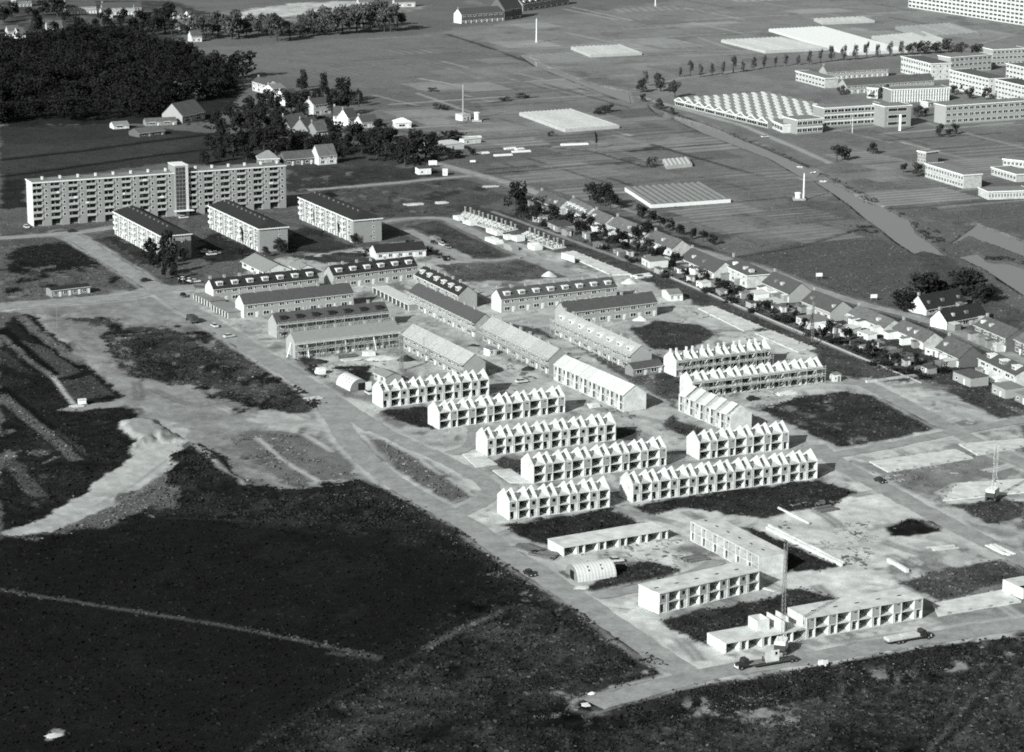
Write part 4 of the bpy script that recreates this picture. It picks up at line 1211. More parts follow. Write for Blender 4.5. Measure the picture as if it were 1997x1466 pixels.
house('tall hipped villa with two white dormers and a white left front', q('h', 645, 760), q('h', 826, 845), 10.5, 5.6, 9.0, roof='tile', hip=True, dormers=None)
house('eighth old house with red-brown dark roof and black-edged end gable', q('h', 928, 862), q('h', 1112, 945), 10, 3.8, 8.4, roof='tile', wall='brick_pale')
house('ninth old house with mansard-dark roof beside the pale sheds', q('h', 1198, 995), q('h', 1392, 1072), 10, 4.0, 8.4, roof='tile', wall='brick_pale')
house('long low tenth house with white window band under a grey roof', q('i', 755, 782), q('i', 998, 885), 8.5, 3.0, 6.0, roof='tile_mid')
house('eleventh old house with white garden front and grey roof', q('i', 1055, 892), q('i', 1268, 985), 8.5, 3.2, 6.6, roof='tile_mid')
house('twelfth house, big grey roof with a dark brick end gable', q('i', 1350, 1030), q('i', 1512, 1108), 9.5, 3.6, 8.2, roof='tile_mid', wall='brick_dark')
house('three-dormer white-fronted house block at the right edge, lower end of the street', q('i', 1640, 1140), q('i', 1892, 1262), 9.5, 5.6, 8.4, n=3, roof='tile', dormers='white')
house('dark brick semi-detached pair under a grey roof, right of the street', q('i', 1612, 905), q('i', 1832, 1002), 9.5, 5.4, 8.8, n=4, roof='tile_mid', wall='brick_dark')
house('white-gabled farmhouse with dark roof and one white dormer across the street', q('i', 1428, 850), q('i', 1700, 795), 8, 3.2, 7.6, n=3, roof='tile_dark', pale_gable='white')
house('older dark-roofed farmhouse with pale gable under the two big trees', q('i', 1290, 752), q('i', 1560, 700), 9, 2.6, 7.8, n=3, roof='tile_dark', pale_gable='render')
house('brick house cut by the right edge of the picture, two white windows', q('i', 1885, 1000), q('i', 1990, 1050), 9, 5.2, 8.4, n=2, roof='tile_mid', wall='brick_dark')
wd = bpy.data.objects.get('house.006')

def shed(label, p0, p1, depth=3.0, h=2.3, wall='render', roof='felt', slope=.25, group='garden sheds along the dyke street', nm='shed'):
    a, L, r = along(p0, p1)
    t = thing(nm, label, 'shed', a, r, group)
    MB().prism_x([(0, 0), (depth, 0), (depth, h + slope), (0, h)], 0, L).build('wall', M[wall], t)
    MB().prism_x([(-.15, h + .0), (depth + .15, h + slope + .0), (depth + .15, h + slope + .14), (-.15, h + .14)], -.15, L + .15).build('roof', M[roof], t)
    window(t, L * .15, .8, min(1.4, L * .3), 1.0)
    door(t, L * .6, 0, min(.9, L * .25), 1.95, material='white' if wall != 'render' else 'brick_dark')
    return t
shed('long white greenhouse shed beside the ninth old house', q('h', 1160, 1085), q('h', 1245, 1130), 9, 2.8, 'render', 'felt')
shed('white boxy garden shed above the black-roofed shed', q('h', 830, 905), q('h', 880, 930), 6, 2.4, 'white', 'sheet')
shed('black-sided shed with pale flat roof near the dyke path', q('h', 905, 960), q('h', 980, 995), 7, 2.3, 'brick_dark', 'sheet')
shed('pale lean-to at the foot of the villa', q('h', 480, 830), q('h', 520, 845), 4, 2.0, 'white', 'sheet')
shed('white hut standing alone on the near side of the gardens', q('h', 1300, 1120), q('h', 1390, 1150), 5, 2.3, 'white', 'sheet')
shed('small pale shed in the gardens of the long low house, upper one', q('i', 715, 860), q('i', 790, 880), 4, 2.0, 'render', 'sheet')
shed('small pale shed in the gardens of the long low house, lower one', q('i', 820, 895), q('i', 890, 920), 4, 2.0, 'white', 'sheet')
shed('brick garden shed with two windows below the eleventh house', q('i', 1090, 1085), q('i', 1210, 1065), 4, 2.3, 'brick', 'tile_mid')
shed('open pale porch shed in front of the dark brick end gable', q('i', 1280, 1015), q('i', 1370, 1040), 4, 2.4, 'render', 'sheet')
shed('dark low shed in the garden of the twelfth house', q('i', 1390, 1115), q('i', 1465, 1100), 3, 2.0, 'brick_dark', 'felt')
shed('grey block-built store left of the three-dormer house', q('i', 1470, 1190), q('i', 1590, 1240), 7, 3.0, 'brick_pale', 'tile_mid')
shed('square brick store with dark opening in front of the three-dormer house', q('i', 1735, 1280), q('i', 1825, 1320), 7, 3.2, 'brick_pale', 'felt')
shed('low flat store at the right edge below the three-dormer house', q('i', 1890, 1330), q('i', 1985, 1370), 6, 2.8, 'brick', 'tile_pale')
shed('pale hut in the gardens at the top of the dyke street', q('g', 945, 325), q('g', 1005, 315), 4, 2.2, 'white', 'sheet')
shed('long dark shed with white posts in the upper gardens', q('g', 1005, 360), q('g', 1075, 395), 8, 2.5, 'brick', 'tile')
shed('grey-roofed shed below the fifth old house', q('g', 1645, 610), q('g', 1700, 640), 8, 2.8, 'render', 'felt')
shed('pale caravan-like hut beside the dyke path', q('g', 1785, 612), q('g', 1840, 605), 3, 2.0, 'white', 'sheet')
shed('white hut with dark door in front of the scaffold lane', q('l', 190, 330), q('l', 240, 320), 3, 2.3, 'white', 'felt')
shed('site office hut at the end of the saw-tooth shell row', q('m', 1345, 88), q('m', 1395, 84), 3, 2.5, 'render', 'felt')
shed('white gatehouse shed by the road at the upper left of the street', q('b', 1105, 1190), q('b', 1190, 1185), 5, 3.0, 'white', 'tile')
shed('narrow white transformer hut right of the gatehouse shed', q('b', 1268, 1195), q('b', 1302, 1195), 3, 2.6, 'white', 'white')

# ------------------------------------------------------------------ village at upper left
V = 'villas at the upper left village'
house('bright white gabled villa in the village, dark hip roof', (650, 243), (676, 243), 9, 5.0, 9.5, n=2, roof='tile', wall='white', group=V, nm='villa', chim=True)
house('white bay-fronted wing right of the bright white villa', (679, 246), (698, 243), 8, 4.6, 8.8, n=2, roof='tile', wall='white', group=V, nm='villa')
house('white low house with flat dormer right of the bright villa', (706, 250), (738, 247), 8, 3.2, 6.4, n=2, roof='tile', wall='old_white', group=V, nm='villa')
house('tall pale villa with white left wall behind the trees', (612, 225), (646, 221), 9, 6.0, 9.0, n=2, roof='tile', wall='old_white', group=V, nm='villa')
house('wide tiled villa with white bay windows, left of centre in the village', (566, 262), (604, 255), 10, 3.6, 9.6, n=2, roof='tile_mid', wall='brick', group=V, nm='villa')
house('brown gabled villa right of the wide tiled one', (600, 266), (628, 260), 10, 3.6, 9.0, n=2, roof='tile_mid', wall='brick', group=V, nm='villa')
house('villa with steep pale roof partly hidden by the hedge', (618, 268), (642, 265), 9, 3.4, 7.8, n=2, roof='tile_mid', wall='brick', group=V, nm='villa')
house('terrace of white-gabled houses at the back of the village', (492, 176), (520, 184), 8, 5.5, 8.0, n=3, roof='tile', wall='old_white', group=V, nm='villa')
house('tall flat-topped white house behind the village trees', (532, 196), (556, 193), 8, 7.0, 9.0, n=2, roof='felt', wall='render', group=V, nm='villa')
house('narrow white gabled house beside the tall flat-topped one', (556, 206), (584, 202), 9, 5.0, 8.4, n=2, roof='tile', wall='white', group=V, nm='villa')
house('big tiled farmhouse roof half hidden by the wood', (352, 196), (402, 191), 12, 3.4, 9.5, n=3, roof='tile_mid', wall='brick', group=V, nm='farmhouse')
house('barn with a pale brick gable beside the farmyard', (356, 241), (400, 232), 14, 4.2, 10.5, n=2, roof='tile_mid', wall='brick_pale', group=V, nm='barn', chim=False, pale_gable='brick_pale')
house('low farmyard shed with grey roof, left of the barn', (272, 268), (322, 262), 10, 2.2, 4.2, n=2, roof='tile_mid', wall='brick_dark', group=V, nm='farm_shed', chim=False)
house('small farmyard shed with pale roof', (222, 252), (252, 250), 7, 2.0, 3.6, n=1, roof='felt', wall='render', group=V, nm='farm_shed', chim=False)
house('low broken-roofed barn in the farmyard', (285, 246), (345, 243), 7, 2.0, 3.8, n=2, roof='tile_mid', wall='brick', group=V, nm='farm_shed', chim=False)
house('white pyramid-roofed coach house behind the right end of the slab flats', (504, 326), (545, 325), 10, 4.2, 7.6, n=2, roof='tile_pale', wall='brick', hip=True, group=V, nm='coach_house', chim=False)
house('long low stable wing of the farm behind the slab flats', (556, 324), (628, 318), 8, 3.4, 6.6, n=4, roof='tile_mid', wall='brick_dark', group=V, nm='stable', chim=False)
house('tall tiled farm building with white end wall behind the slab flats', (622, 322), (657, 319), 9, 4.6, 9.4, n=2, roof='tile_mid', wall='render', group=V, nm='farmhouse', chim=False)
house('white-roofed hexagonal tea house beyond the village trees', (772, 250), (802, 249), 8, 3.2, 5.2, n=1, roof='white', wall='render', hip=True, group=V, nm='tea_house', chim=False)
# far houses along the top edge
for k, (x0, x1, y, n) in enumerate(((32, 62, 14, 4), (128, 188, 28, 10), (200, 276, 30, 12))):
    house('far terrace of white-windowed houses at the top left edge, %s from the left' % ORD[k], (x0, y), (x1, y - 2), 9, 5.4, 9.0, n=n, roof='tile', wall='brick_pale', group='far houses at the top edge', nm='far_terrace', chim=True)
for k, (x0, x1, y, w) in enumerate(((16, 38, 72, 'render'), (36, 50, 76, 'render'), (92, 122, 62, 'render'), (200, 220, 36, 'white'), (340, 358, 38, 'brick_pale'), (348, 374, 58, 'white'), (372, 380, 42, 'white'),
                                (700, 738, 14, 'white'), (770, 810, 14, 'render'), (374, 394, 82, 'render'))):
    house('small far house among trees near the top left edge, %s from the left' % ORD[k], (x0, y), (x1, y - 1), 8, 4.0, 7.5, n=2, roof='tile_mid', wall='old_white', group='far houses at the top edge', nm='far_house', chim=False)
house('long dark far terrace with a pale gable near the top, left of the mast', (900, 46), (982, 40), 10, 6.5, 10.5, n=8, roof='tile', wall='brick_dark', group='far houses at the top edge', nm='far_terrace', pale_gable='white')
house('far dark church-like roof at the top edge beside the terrace', (984, 40), (1018, 34), 14, 8, 17, n=2, roof='tile', wall='brick_dark', group='far houses at the top edge', nm='far_hall', chim=False)
house('far terrace with white dormers at the top edge right of the hall', (1020, 22), (1110, 8), 9, 5.5, 9.0, n=8, roof='tile', wall='brick', dormers='white', group='far houses at the top edge', nm='far_terrace')

# ------------------------------------------------------------------ school, factory and flats at upper right
def flat_block(label, p0, p1, depth, h, floors, bays, wall='flat', frame='white', bands=False, nm='flats', cat='apartments', group='flats and schools at the upper right', piers=None, roof='felt', side=None, dens=1.0):
    a, L, r = along(p0, p1)
    t = thing(nm, label, cat, a, r, group)
    MB().box(0, L, 0, depth, 0, h).build('wall', M[wall], t)
    MB().box(-.3, L + .3, -.3, depth + .3, h, h + .3).build('roof_slab', M[roof], t)
    f = MB(); f.box(-.4, L + .4, -.42, -.3, h - .15, h + .45); f.box(-.42, -.3, -.3, depth + .3, h - .15, h + .45); f.box(L + .3, L + .42, -.3, depth + .3, h - .15, h + .45)
    f.build('fascia', M['white'], t)
    fh = h / floors; u = L / bays
    for fl in range(floors):
        for k in range(bays):
            window(t, u * k + u * (.03 if bands else .12), fh * fl + fh * .28, u * (.94 if bands else .72), fh * .52, frame=frame, mull=2)
        if bands:
            MB().box(-.1, L + .1, -.16, 0, fh * fl + fh * .84, fh * (fl + 1) - .02).build('floor_band', M['white'], t)
    if piers:
        for k in range(bays + 1):
            MB().box(max(0, u * k - .25), min(L, u * k + .25), -.4, 0, 0, h - .2).build('pier', M[piers], t)
    if side:
        ns = max(1, int(depth / 4))
        for fl in range(floors):
            for k in range(ns):
                window(t, L if side == 'right' else 0, fh * fl + fh * .3, 1.2, fh * .45, y=depth * (k + .3) / ns + (1.2 if side == 'left' else 0), face=side)
    return t
# school with white floor bands
flat_block('three-storey school with white floor bands and a blank brick right end', q('d', 580, 868), q('d', 990, 842), 12, 10.5, 3, 9, 'flat', bands=True, nm='school_block', cat='school')
flat_block('blank brick stair end of the banded school', q('d', 993, 868), q('d', 1172, 858), 13, 11.3, 3, 1, 'flat', nm='school_hall', cat='school')
flat_block('two-storey school wing with white bands raised on posts', q('d', 398, 915), q('d', 572, 902), 14, 7.6, 2, 5, 'flat', bands=True, nm='school_wing', cat='school')
flat_block('low glazed link of the school beside the saw-tooth workshop', q('d', 190, 855), q('d', 300, 905), 12, 4.2, 1, 6, 'old_white', bands=True, nm='school_link', cat='school')
flat_block('white-pillared two-storey school block behind the banded school', q('d', 1040, 700), q('d', 1432, 685), 12, 7.5, 2, 22, 'brick', piers='white', nm='school_block', cat='school')
flat_block('short white-windowed end of the pillared school block', q('d', 875, 668), q('d', 948, 672), 10, 6.0, 2, 4, 'old_white', nm='school_block', cat='school')
tag(MB().box(-.6, .6, -.3, .3, 0, 9).build('white_pylon', M['white'], None, tuple(G(*q('d', 1098, 890)))), 'white flat pylon standing in front of the blank school end', 'pylon')
# saw-tooth workshop: parallel folded roofs with white lights
def workshop():
    p0, p1 = q('d', -1080 + 650, 730), q('d', 240, 862)
    p0, p1 = (1316, 206), (1498, 251)
    a, L, r = along(p0, p1)
    t = thing('workshop_hall', 'school workshop with fourteen folded roof bays and white roof lights', 'workshop', a, r)
    D = 62; n = 9; u = L / n; h = 3.2
    MB().box(0, L, 0, D, 0, h).build('wall', M['brick'], t)
    for k in range(n):
        MB().prism_y([(u * k, h), (u * (k + 1), h), (u * (k + .5), h + 2.0)], -.3, D).build('roof_bay', M['felt'], t)
        g = MB(); g.bar((u * k, -.4, h + .1), (u * (k + .5), -.4, h + 2.1), .45); g.bar((u * (k + .5), -.4, h + 2.1), (u * (k + 1), -.4, h + .1), .45); g.bar((u * k, -.4, h - .05), (u * (k + 1), -.4, h - .05), .4)
        g.build('gable_trim', M['white'], t)
        window(t, u * k + .6, .7, u - 1.2, 1.9, mull=4)
        for j in range(9):
            y = 3 + j * 6.5
            MB().prism_y([(u * k + u / 2, h + 2.05), (u * (k + 1) - .4, h + .3), (u * (k + 1) - .4, h + .65), (u * k + u / 2, h + 2.4)], y, y + 2.3).build('roof_light', M['render'], t)
    return t
workshop()
flat_block('row of white-fronted houses behind the workshop', q('d', 390, 548), q('d', 588, 600), 9, 5.8, 2, 9, 'old_white', nm='far_terrace', cat='terrace')
house('dark-roofed terrace behind the school, upper one', q('d', 600, 545), q('d', 1020, 520), 9, 5.0, 8.5, n=12, roof='tile_mid', wall='brick_pale', group='flats and schools at the upper right', nm='far_terrace')
house('dark-roofed terrace behind the school, lower one', q('d', 735, 640), q('d', 1330, 600), 9, 5.0, 8.5, n=14, roof='tile_mid', wall='brick_pale', group='flats and schools at the upper right', nm='far_terrace')
flat_block('white-balconied flats running towards the viewer, left of the far group', q('d', 1105, 492), q('d', 1308, 545), 14, 10, 3, 12, 'old_white', roof='tile_mid', side='right')
flat_block('flat-roofed flats at the back of the far group', q('d', 1440, 500), q('d', 1720, 478), 12, 10, 3, 9, 'brick_pale')
flat_block('white-balconied flats running towards the viewer, middle of the far group', q('d', 1435, 600), q('d', 1700, 665), 14, 11, 4, 12, 'old_white', roof='tile_mid', side='right')
flat_block('white-windowed flats at the right edge of the far group', q('d', 1745, 668), q('d', 1990, 728), 14, 11, 4, 11, 'old_white', roof='tile_mid')
flat_block('grey flats with white cornice behind, at the right edge', q('d', 1728, 450), q('d', 1950, 440), 12, 10.5, 3, 8, 'brick_pale')
flat_block('white-balconied flats behind, cut by the right edge', q('d', 1820, 530), q('d', 1990, 570), 12, 9, 3, 7, 'old_white', roof='tile_mid')
flat_block('brick flats with small dark windows in front of the far group', q('d', 1408, 848), q('d', 1990, 808), 11, 10.2, 3, 15, 'brick_pale', roof='felt')
flat_block('pale kiosk left of the brick flats', q('d', 1290, 735), q('d', 1345, 728), 6, 3.2, 1, 3, 'old_white', nm='kiosk', cat='kiosk')
flat_block('huge white balconied slab at the top right corner', (1771, 14), (2012, 52), 16, 34, 11, 30, 'old_white', frame='balustrade', nm='apartment_slab')
flat_block('white two-storey school with blank brick front, right of the canal', q('d', 1270, 1205), q('d', 1530, 1285), 10, 6.4, 2, 14, 'old_white', nm='school_block', cat='school')
flat_block('small white-edged roof pavilion behind the white two-storey school', q('d', 1218, 1110), q('d', 1275, 1120), 9, 6.0, 2, 3, 'brick', nm='school_wing', cat='school')
flat_block('low glazed school pavilion at the right edge, upper one', q('d', 1722, 1190), q('d', 1890, 1240), 11, 3.6, 1, 8, 'old_white', nm='school_pavilion', cat='school')
flat_block('low glazed school pavilion at the right edge, lower one', q('d', 1700, 1360), q('d', 1990, 1350), 12, 3.6, 1, 14, 'old_white', nm='school_pavilion', cat='school')
flat_block('low school pavilion behind the upper one at the right edge', q('d', 1800, 1130), q('d', 1990, 1150), 9, 3.4, 1, 7, 'old_white', nm='school_pavilion', cat='school')

# ------------------------------------------------------------------ glasshouses
def glasshouse(label, quad, spans, h=1.7, m='greenhouse', wm=None):
    """quad: four ground points of the photo, near-left, near-right, far-right, far-left"""
    a, b, c, d = (G(*p) for p in quad)
    ex = b - a
    r = math.atan2(ex.y, ex.x); L = ex.length
    n = Vector((-ex.y, ex.x, 0)).normalized()
    D = ((d - a).dot(n) + (c - b).dot(n)) / 2
    sk = ((d - a).dot(ex.normalized()) + (c - b).dot(ex.normalized())) / 2
    t = thing('glasshouse', label, 'greenhouse', a, r, 'glasshouses in the market gardens')
    u = L / spans
    sh = lambda x, y, z: (x + sk * y / D, y, z)
    for k in range(spans):
        x0, x1, xm = u * k, u * (k + 1), u * (k + .5)
        v = [sh(x0, 0, h), sh(xm, 0, h + u * .16), sh(x1, 0, h), sh(x0, D, h), sh(xm, D, h + u * .16), sh(x1, D, h)]
        MB().add(v, [(0, 1, 4, 3), (1, 2, 5, 4), (2, 1, 0), (3, 4, 5)]).build('roof_span', M[m], t)
    w = MB()
    p = [sh(0, 0, 0), sh(L, 0, 0), sh(L, D, 0), sh(0, D, 0)]
    q_ = [(x, y, h) for x, y, z in p]
    w.add(p + q_, [(0, 1, 5, 4), (1, 2, 6, 5), (2, 3, 7, 6), (3, 0, 4, 7)])
    w.build('glass_wall', M[wm or m], t)
    return t
glasshouse('pale glasshouse block behind the mast in the upper fields', [(1152, 112), (1252, 107), (1212, 92), (1112, 96)], 12, 1.7)
glasshouse('wide pale glasshouse in the middle of the market gardens', [(1102, 258), (1208, 250), (1108, 219), (1020, 224)], 14, 1.7)
glasshouse('low greenhouse with white left wall and grey glass roof', [(1270, 406), (1425, 395), (1362, 364), (1225, 370)], 12, 1.7, 'felt', 'white')
glasshouse('small pale glasshouse beside the canal field', [(1300, 330), (1350, 325), (1345, 312), (1288, 318)], 6, 1.7)
glasshouse('brightest largest glasshouse at the upper right', [(1655, 108), (1770, 102), (1610, 55), (1496, 62)], 16, 1.7, 'render')
glasshouse('grey-white glasshouse left of the brightest one', [(1492, 104), (1615, 98), (1520, 77), (1412, 82)], 14, 1.7)
glasshouse('pale glasshouse right of the brightest one', [(1752, 96), (1858, 86), (1812, 68), (1690, 74)], 14, 1.7)
glasshouse('greyer glasshouse behind the right-hand pale one', [(1800, 76), (1912, 68), (1842, 50), (1758, 56)], 12, 1.7, 'greenhouse_grey')
glasshouse('small far glasshouse behind the brightest one', [(1605, 48), (1706, 44), (1680, 36), (1594, 42)], 10, 1.7)
for k, (x0, x1, y, w) in enumerate(((1095, 1148, 284, 2.2), (986, 1008, 292, 2), (1008, 1024, 293, 2), (1000, 1036, 298, 2), (928, 955, 301, 2), (905, 940, 270, 2.5), (965, 1000, 305, 2))):
    a, L, r = along((x0, y), (x1, y - 2))
    tag(MB().prism_x([(0, 0), (w, 0), (w, .8), (0, .5)], 0, L).build('cold_frame', M['white'], None, tuple(a), r), 'long white cold frame in the market gardens, %s in the run' % ORD[k], 'cold frame', 'cold frames in the market gardens')
# ------------------------------------------------------------------ arched metal huts
def arched_hut(label, p0, p1, width=6.4, h=3.5, lights=4, end='right'):
    a, L, r = along(p0, p1)
    t = thing('arched_hut', label, 'hut', a, r, 'arched corrugated site huts')
    N = 14; W = width
    pr = [(W / 2 - W / 2 * math.cos(math.pi * k / N), h * math.sin(math.pi * k / N)) for k in range(N + 1)]
    b = MB()
    nr = int(L / .45)
    vs_ = []
    for j in range(nr + 1):
        s = 1.0 + (.012 if j % 2 else 0)
        vs_ += [(L * j / nr, W / 2 + (y - W / 2) * s, z * s) for y, z in pr]
    b.add(vs_, [(j * (N + 1) + k, j * (N + 1) + k + 1, (j + 1) * (N + 1) + k + 1, (j + 1) * (N + 1) + k) for j in range(nr) for k in range(N)])
    b.build('arched_roof', M['tin'], t)
    for x, nm in ((.05, 'end_wall'), (L - .05, 'end_wall')):
        MB().prism_x(pr[::-1] if False else [(y, z) for y, z in pr][::-1], x - .04, x + .04).build(nm, M['steel'], t)
    if end == 'right':
        MB().box(L + .0, L + .08, W * .42, W * .78, 0, 2.4).build('doorway', M['dark'], t)
        MB().box(L + .05, L + .12, W * .8, W * 1.12, 0, 2.5).build('door', M['white'], t)
    else:
        MB().box(-.1, 0, W * .3, W * .6, 0, 2.3).build('doorway', M['dark'], t)
    for k in range(lights):
        x = L * (k + 1) / (lights + 1) - .25
        an0, an1 = rad(38), rad(62)
        f = lambda an: (W / 2 - (W / 2 + .06) * math.cos(an), (h + .06) * math.sin(an))
        (y0, z0), (y1, z1) = f(an0), f(an1)
        MB().add([(x, y0, z0), (x + .45, y0, z0), (x + .45, y1, z1), (x, y1, z1)], [(0, 1, 2, 3)]).build('skylight', M['dark'], t)
    return t
arched_hut('arched corrugated hut beside the road at the farthest left shell row', q('k', 682, 452), q('k', 778, 500), 7.0, 3.7, 4)
arched_hut('arched corrugated store with two dark skylights near the front turf', q('o', 792, 545), q('o', 1056, 506), 7.2, 3.8, 2, 'left')

# ------------------------------------------------------------------ foundations and slabs
def foundation(label, quad, h=.35, m='slab', starters=True):
    P = [G(*p) for p in quad]
    c = sum(P, Vector()) / 4
    L = [(p.x - c.x, p.y - c.y) for p in P]
    t = thing('foundation_slab', label, 'foundation', (c.x, c.y, 0), 0, 'poured foundation slabs')
    MB().prism_z(L, 0, h).build('slab', M[m], t)
    if starters:
        for e in range(4):
            A, B = Vector((*L[e], 0)), Vector((*L[(e + 1) % 4], 0))
            n = int((B - A).length / 6.0)
            st = cached('kerb_block', lambda: MB().box(-.5, .5, -.14, .14, 0, .3).mesh('kerb_block', M['concrete_dull']))
            for k in range(n):
                p = A.lerp(B, (k + .5) / n) * .985
                put('kerb_block', st, t, (p.x, p.y, h), math.atan2((B - A).y, (B - A).x))
    return t
foundation('pale foundation slab behind the pile rig, upper of two beside the dyke', [q('h', 805, 1140), q('h', 935, 1115), q('h', 590, 968), q('h', 495, 985)], .4)
foundation('pale foundation slab under the pile rig, lower of two beside the dyke', [q('h', 1175, 1285), q('h', 1300, 1260), q('h', 985, 1135), q('h', 880, 1155)], .4)
foundation('long pale slab with a white end wall beside the post frames', [q('g', 1440, 690), q('g', 1575, 685), q('g', 1180, 525), q('g', 1100, 540)], .5)
foundation('cracked foundation slab beside the right road, left of two', [q('n', 1030, 425), q('n', 1610, 330), q('n', 1490, 270), q('n', 900, 355)], .4)
foundation('foundation slab beyond the cracked one, cut by the right edge', [q('n', 1640, 310), q('n', 1990, 245), q('n', 1990, 195), q('n', 1510, 235)], .4)
foundation('white floor slab right of the nearest long shell', [q('q', 1350, 560), q('q', 1910, 465), q('q', 1790, 385), q('q', 1310, 480)], .45)
foundation('pale slab lying beside the left end of the third shell terrace', [q('l', 100, 1090), q('l', 245, 1070), q('l', 120, 985), q('l', 5, 1000)], .25, starters=False)
foundation('pale path slab lying beside the fourth shell terrace', [q('l', 330, 1195), q('l', 480, 1195), q('l', 330, 1100), q('l', 210, 1110)], .25, starters=False)
foundation('rough foundation around the right-hand crane', [q('n', 1400, 620), q('n', 1990, 560), q('n', 1990, 470), q('n', 1500, 500)], .3)
# end walls and low walls
def wall(label, p0, p1, h, w=.3, m='concrete', cat='wall', nm='low_wall', z=0.0):
    a, L, r = along(p0, p1)
    a.z = z
    b = MB()
    n = max(1, int(L / 4))
    for k in range(n):
        b.box(L * k / n, L * (k + 1) / n - .04, -w / 2, w / 2, 0, h * (1 + .0 * k))
    t = thing(nm, label, cat, a, r)
    for k in range(n):
        MB().box(L * k / n, L * (k + 1) / n - .05, -w / 2, w / 2, 0, h).build('wall_block', M[m], t)
    return t
wall('white end wall on the long slab beside the post frames', q('g', 1100, 575), q('g', 1190, 605), 2.6, z=.2)
wall('long low concrete wall edging the dark turf right of the two-storey shell', q('m', 890, 1090), q('m', 1405, 1345), .9, .5)
wall('second low wall just inside the edging wall', q('m', 905, 1068), q('m', 1420, 1325), .7, .6, 'slab')
wall('short white wall beside the sandy plot', q('m', 970, 950), q('m', 1180, 1055), .6, .5)
wall('thick white wall stub at the lower end of the sandy plot', q('m', 1720, 1310), q('m', 1850, 1385), 1.0, .9)
wall('dyke fence wall along the gardens', (1297, 537), (1797, 748), .5, .25, 'brick_pale')
wall('timber footbridge rail crossing the dyke turf', q('i', 880, 1210), q('i', 1300, 1155), .8, .9, 'plank')
# small room shell at the right edge
a, L, r = along(q('q', 1915, 455), q('q', 2050, 430))
rm = thing('room_shell', 'open-topped white concrete room at the right edge on the floor slab', 'building', a, r)
for x0, x1, y0, y1 in ((0, .25, 0, 8), (.25, L, 0, .25), (.25, L, 7.75, 8), (L - .25, L, .25, 7.75)):
    MB().box(x0, x1, y0, y1, .46, 3.3).build('wall_panel', M['concrete'], rm)
MB().box(.25, L - .25, 2.5, 7.7, 3.05, 3.25).build('ceiling_slab', M['slab'], rm)

# ------------------------------------------------------------------ post frames on the upper plots
def post_frames(label, quad, n, rows=3):
    a, b, c, d = (G(*p) for p in quad)      # left-front run: a->b front edge, d->c back edge
    t = thing('pier_frame', label, 'foundation', a, 0, 'brick piers on the upper plots')
    P = [v - a for v in (a, b, c, d)]
    MB().prism_z([(v.x, v.y) for v in P], 0, .3).build('slab', M['slab'], t)
    pr = cached('pier', lambda: MB().box(-.24, .24, -.24, .24, 0, 1.9).box(-.34, .34, -.34, .34, 1.9, 2.5).mesh('pier', M['concrete_dull']))
    lw = cached('pierl', lambda: MB().box(-.6, .6, -.18, .18, 0, 1.1).mesh('low_wall', M['brickstack']))
    for i in range(n):
        s = (i + .5) / n
        A, B = P[0].lerp(P[1], s), P[3].lerp(P[2], s)
        for j in range(rows):
            p = A.lerp(B, .12 + .8 * j / (rows - 1))
            put('pier', pr, t, (p.x + random.uniform(-.3, .3), p.y, .3), .5, (1, 1, random.uniform(.8, 1.15) if j == rows - 1 else random.uniform(.3, .7)))
            p = A.lerp(B, .3 + .6 * j / rows)
            put('low_wall', lw, t, (p.x, p.y, .3), rad(28))
    return t
post_frames('upper plot of brick piers standing on a pale slab', [(893, 428), (980, 455), (1012, 448), (905, 412)], 12, 3)
post_frames('lower plot of brick piers standing on a pale slab', [(1010, 462), (1080, 487), (1105, 483), (1030, 452)], 8, 3)
def stack(label, px, py, sx, sy, h, rot=-62, m='brickstack'):
    """a stack of brick: courses of packs with joints"""
    p = G(px, py)
    t = thing('brick_stack', label, 'brick stack', p, rad(rot), 'white brick stacks on the upper plots')
    nx, nz = max(2, round(sx / 1.1)), max(2, round(h / .8))
    pk = cached(('pack', round(sx / nx, 2), round(sy, 2), round(h / nz, 2)), lambda: MB().box(.03, sx / nx - .03, .0, sy, .02, h / nz - .02).mesh('brick_pack', M[m]))
    for i in range(nx):
        for k in range(nz):
            if k == nz - 1 and random.random() < .25:
                continue
            put('brick_pack', pk, t, (sx / nx * i, random.uniform(-.12, .12), h / nz * k))
    return t
S5 = .18027
for lab, (x, y, sx, sy, h) in (('first white brick stack, farthest upper left of the pier plots', (75, 205, 5.5, 3, 1.7)), ('second white brick stack with a dark shadowed end', (180, 250, 7, 3.5, 2.0)),
        ('long white brick stack between the two pier plots', (430, 345, 10, 3, 1.8)), ('broad low white brick stack below the long one', (418, 440, 10, 4, 1.7)),
        ('small white brick stack left of the lower pier plot', (615, 415, 4, 3, 1.8)), ('squat white brick stack touching the lower pier plot', (705, 430, 5, 4, 2.0)),
        ('white brick stack at the foot of the lower pier plot', (880, 520, 6, 4, 2.4)), ('grey pallet stack with dark uprights near the track', (622, 520, 7.5, 3, 2.3))):
    stack(lab, 870 + x * S5, 390 + y * S5, sx, sy, h, m='brickstack' if 'grey' not in lab else 'concrete_dull')

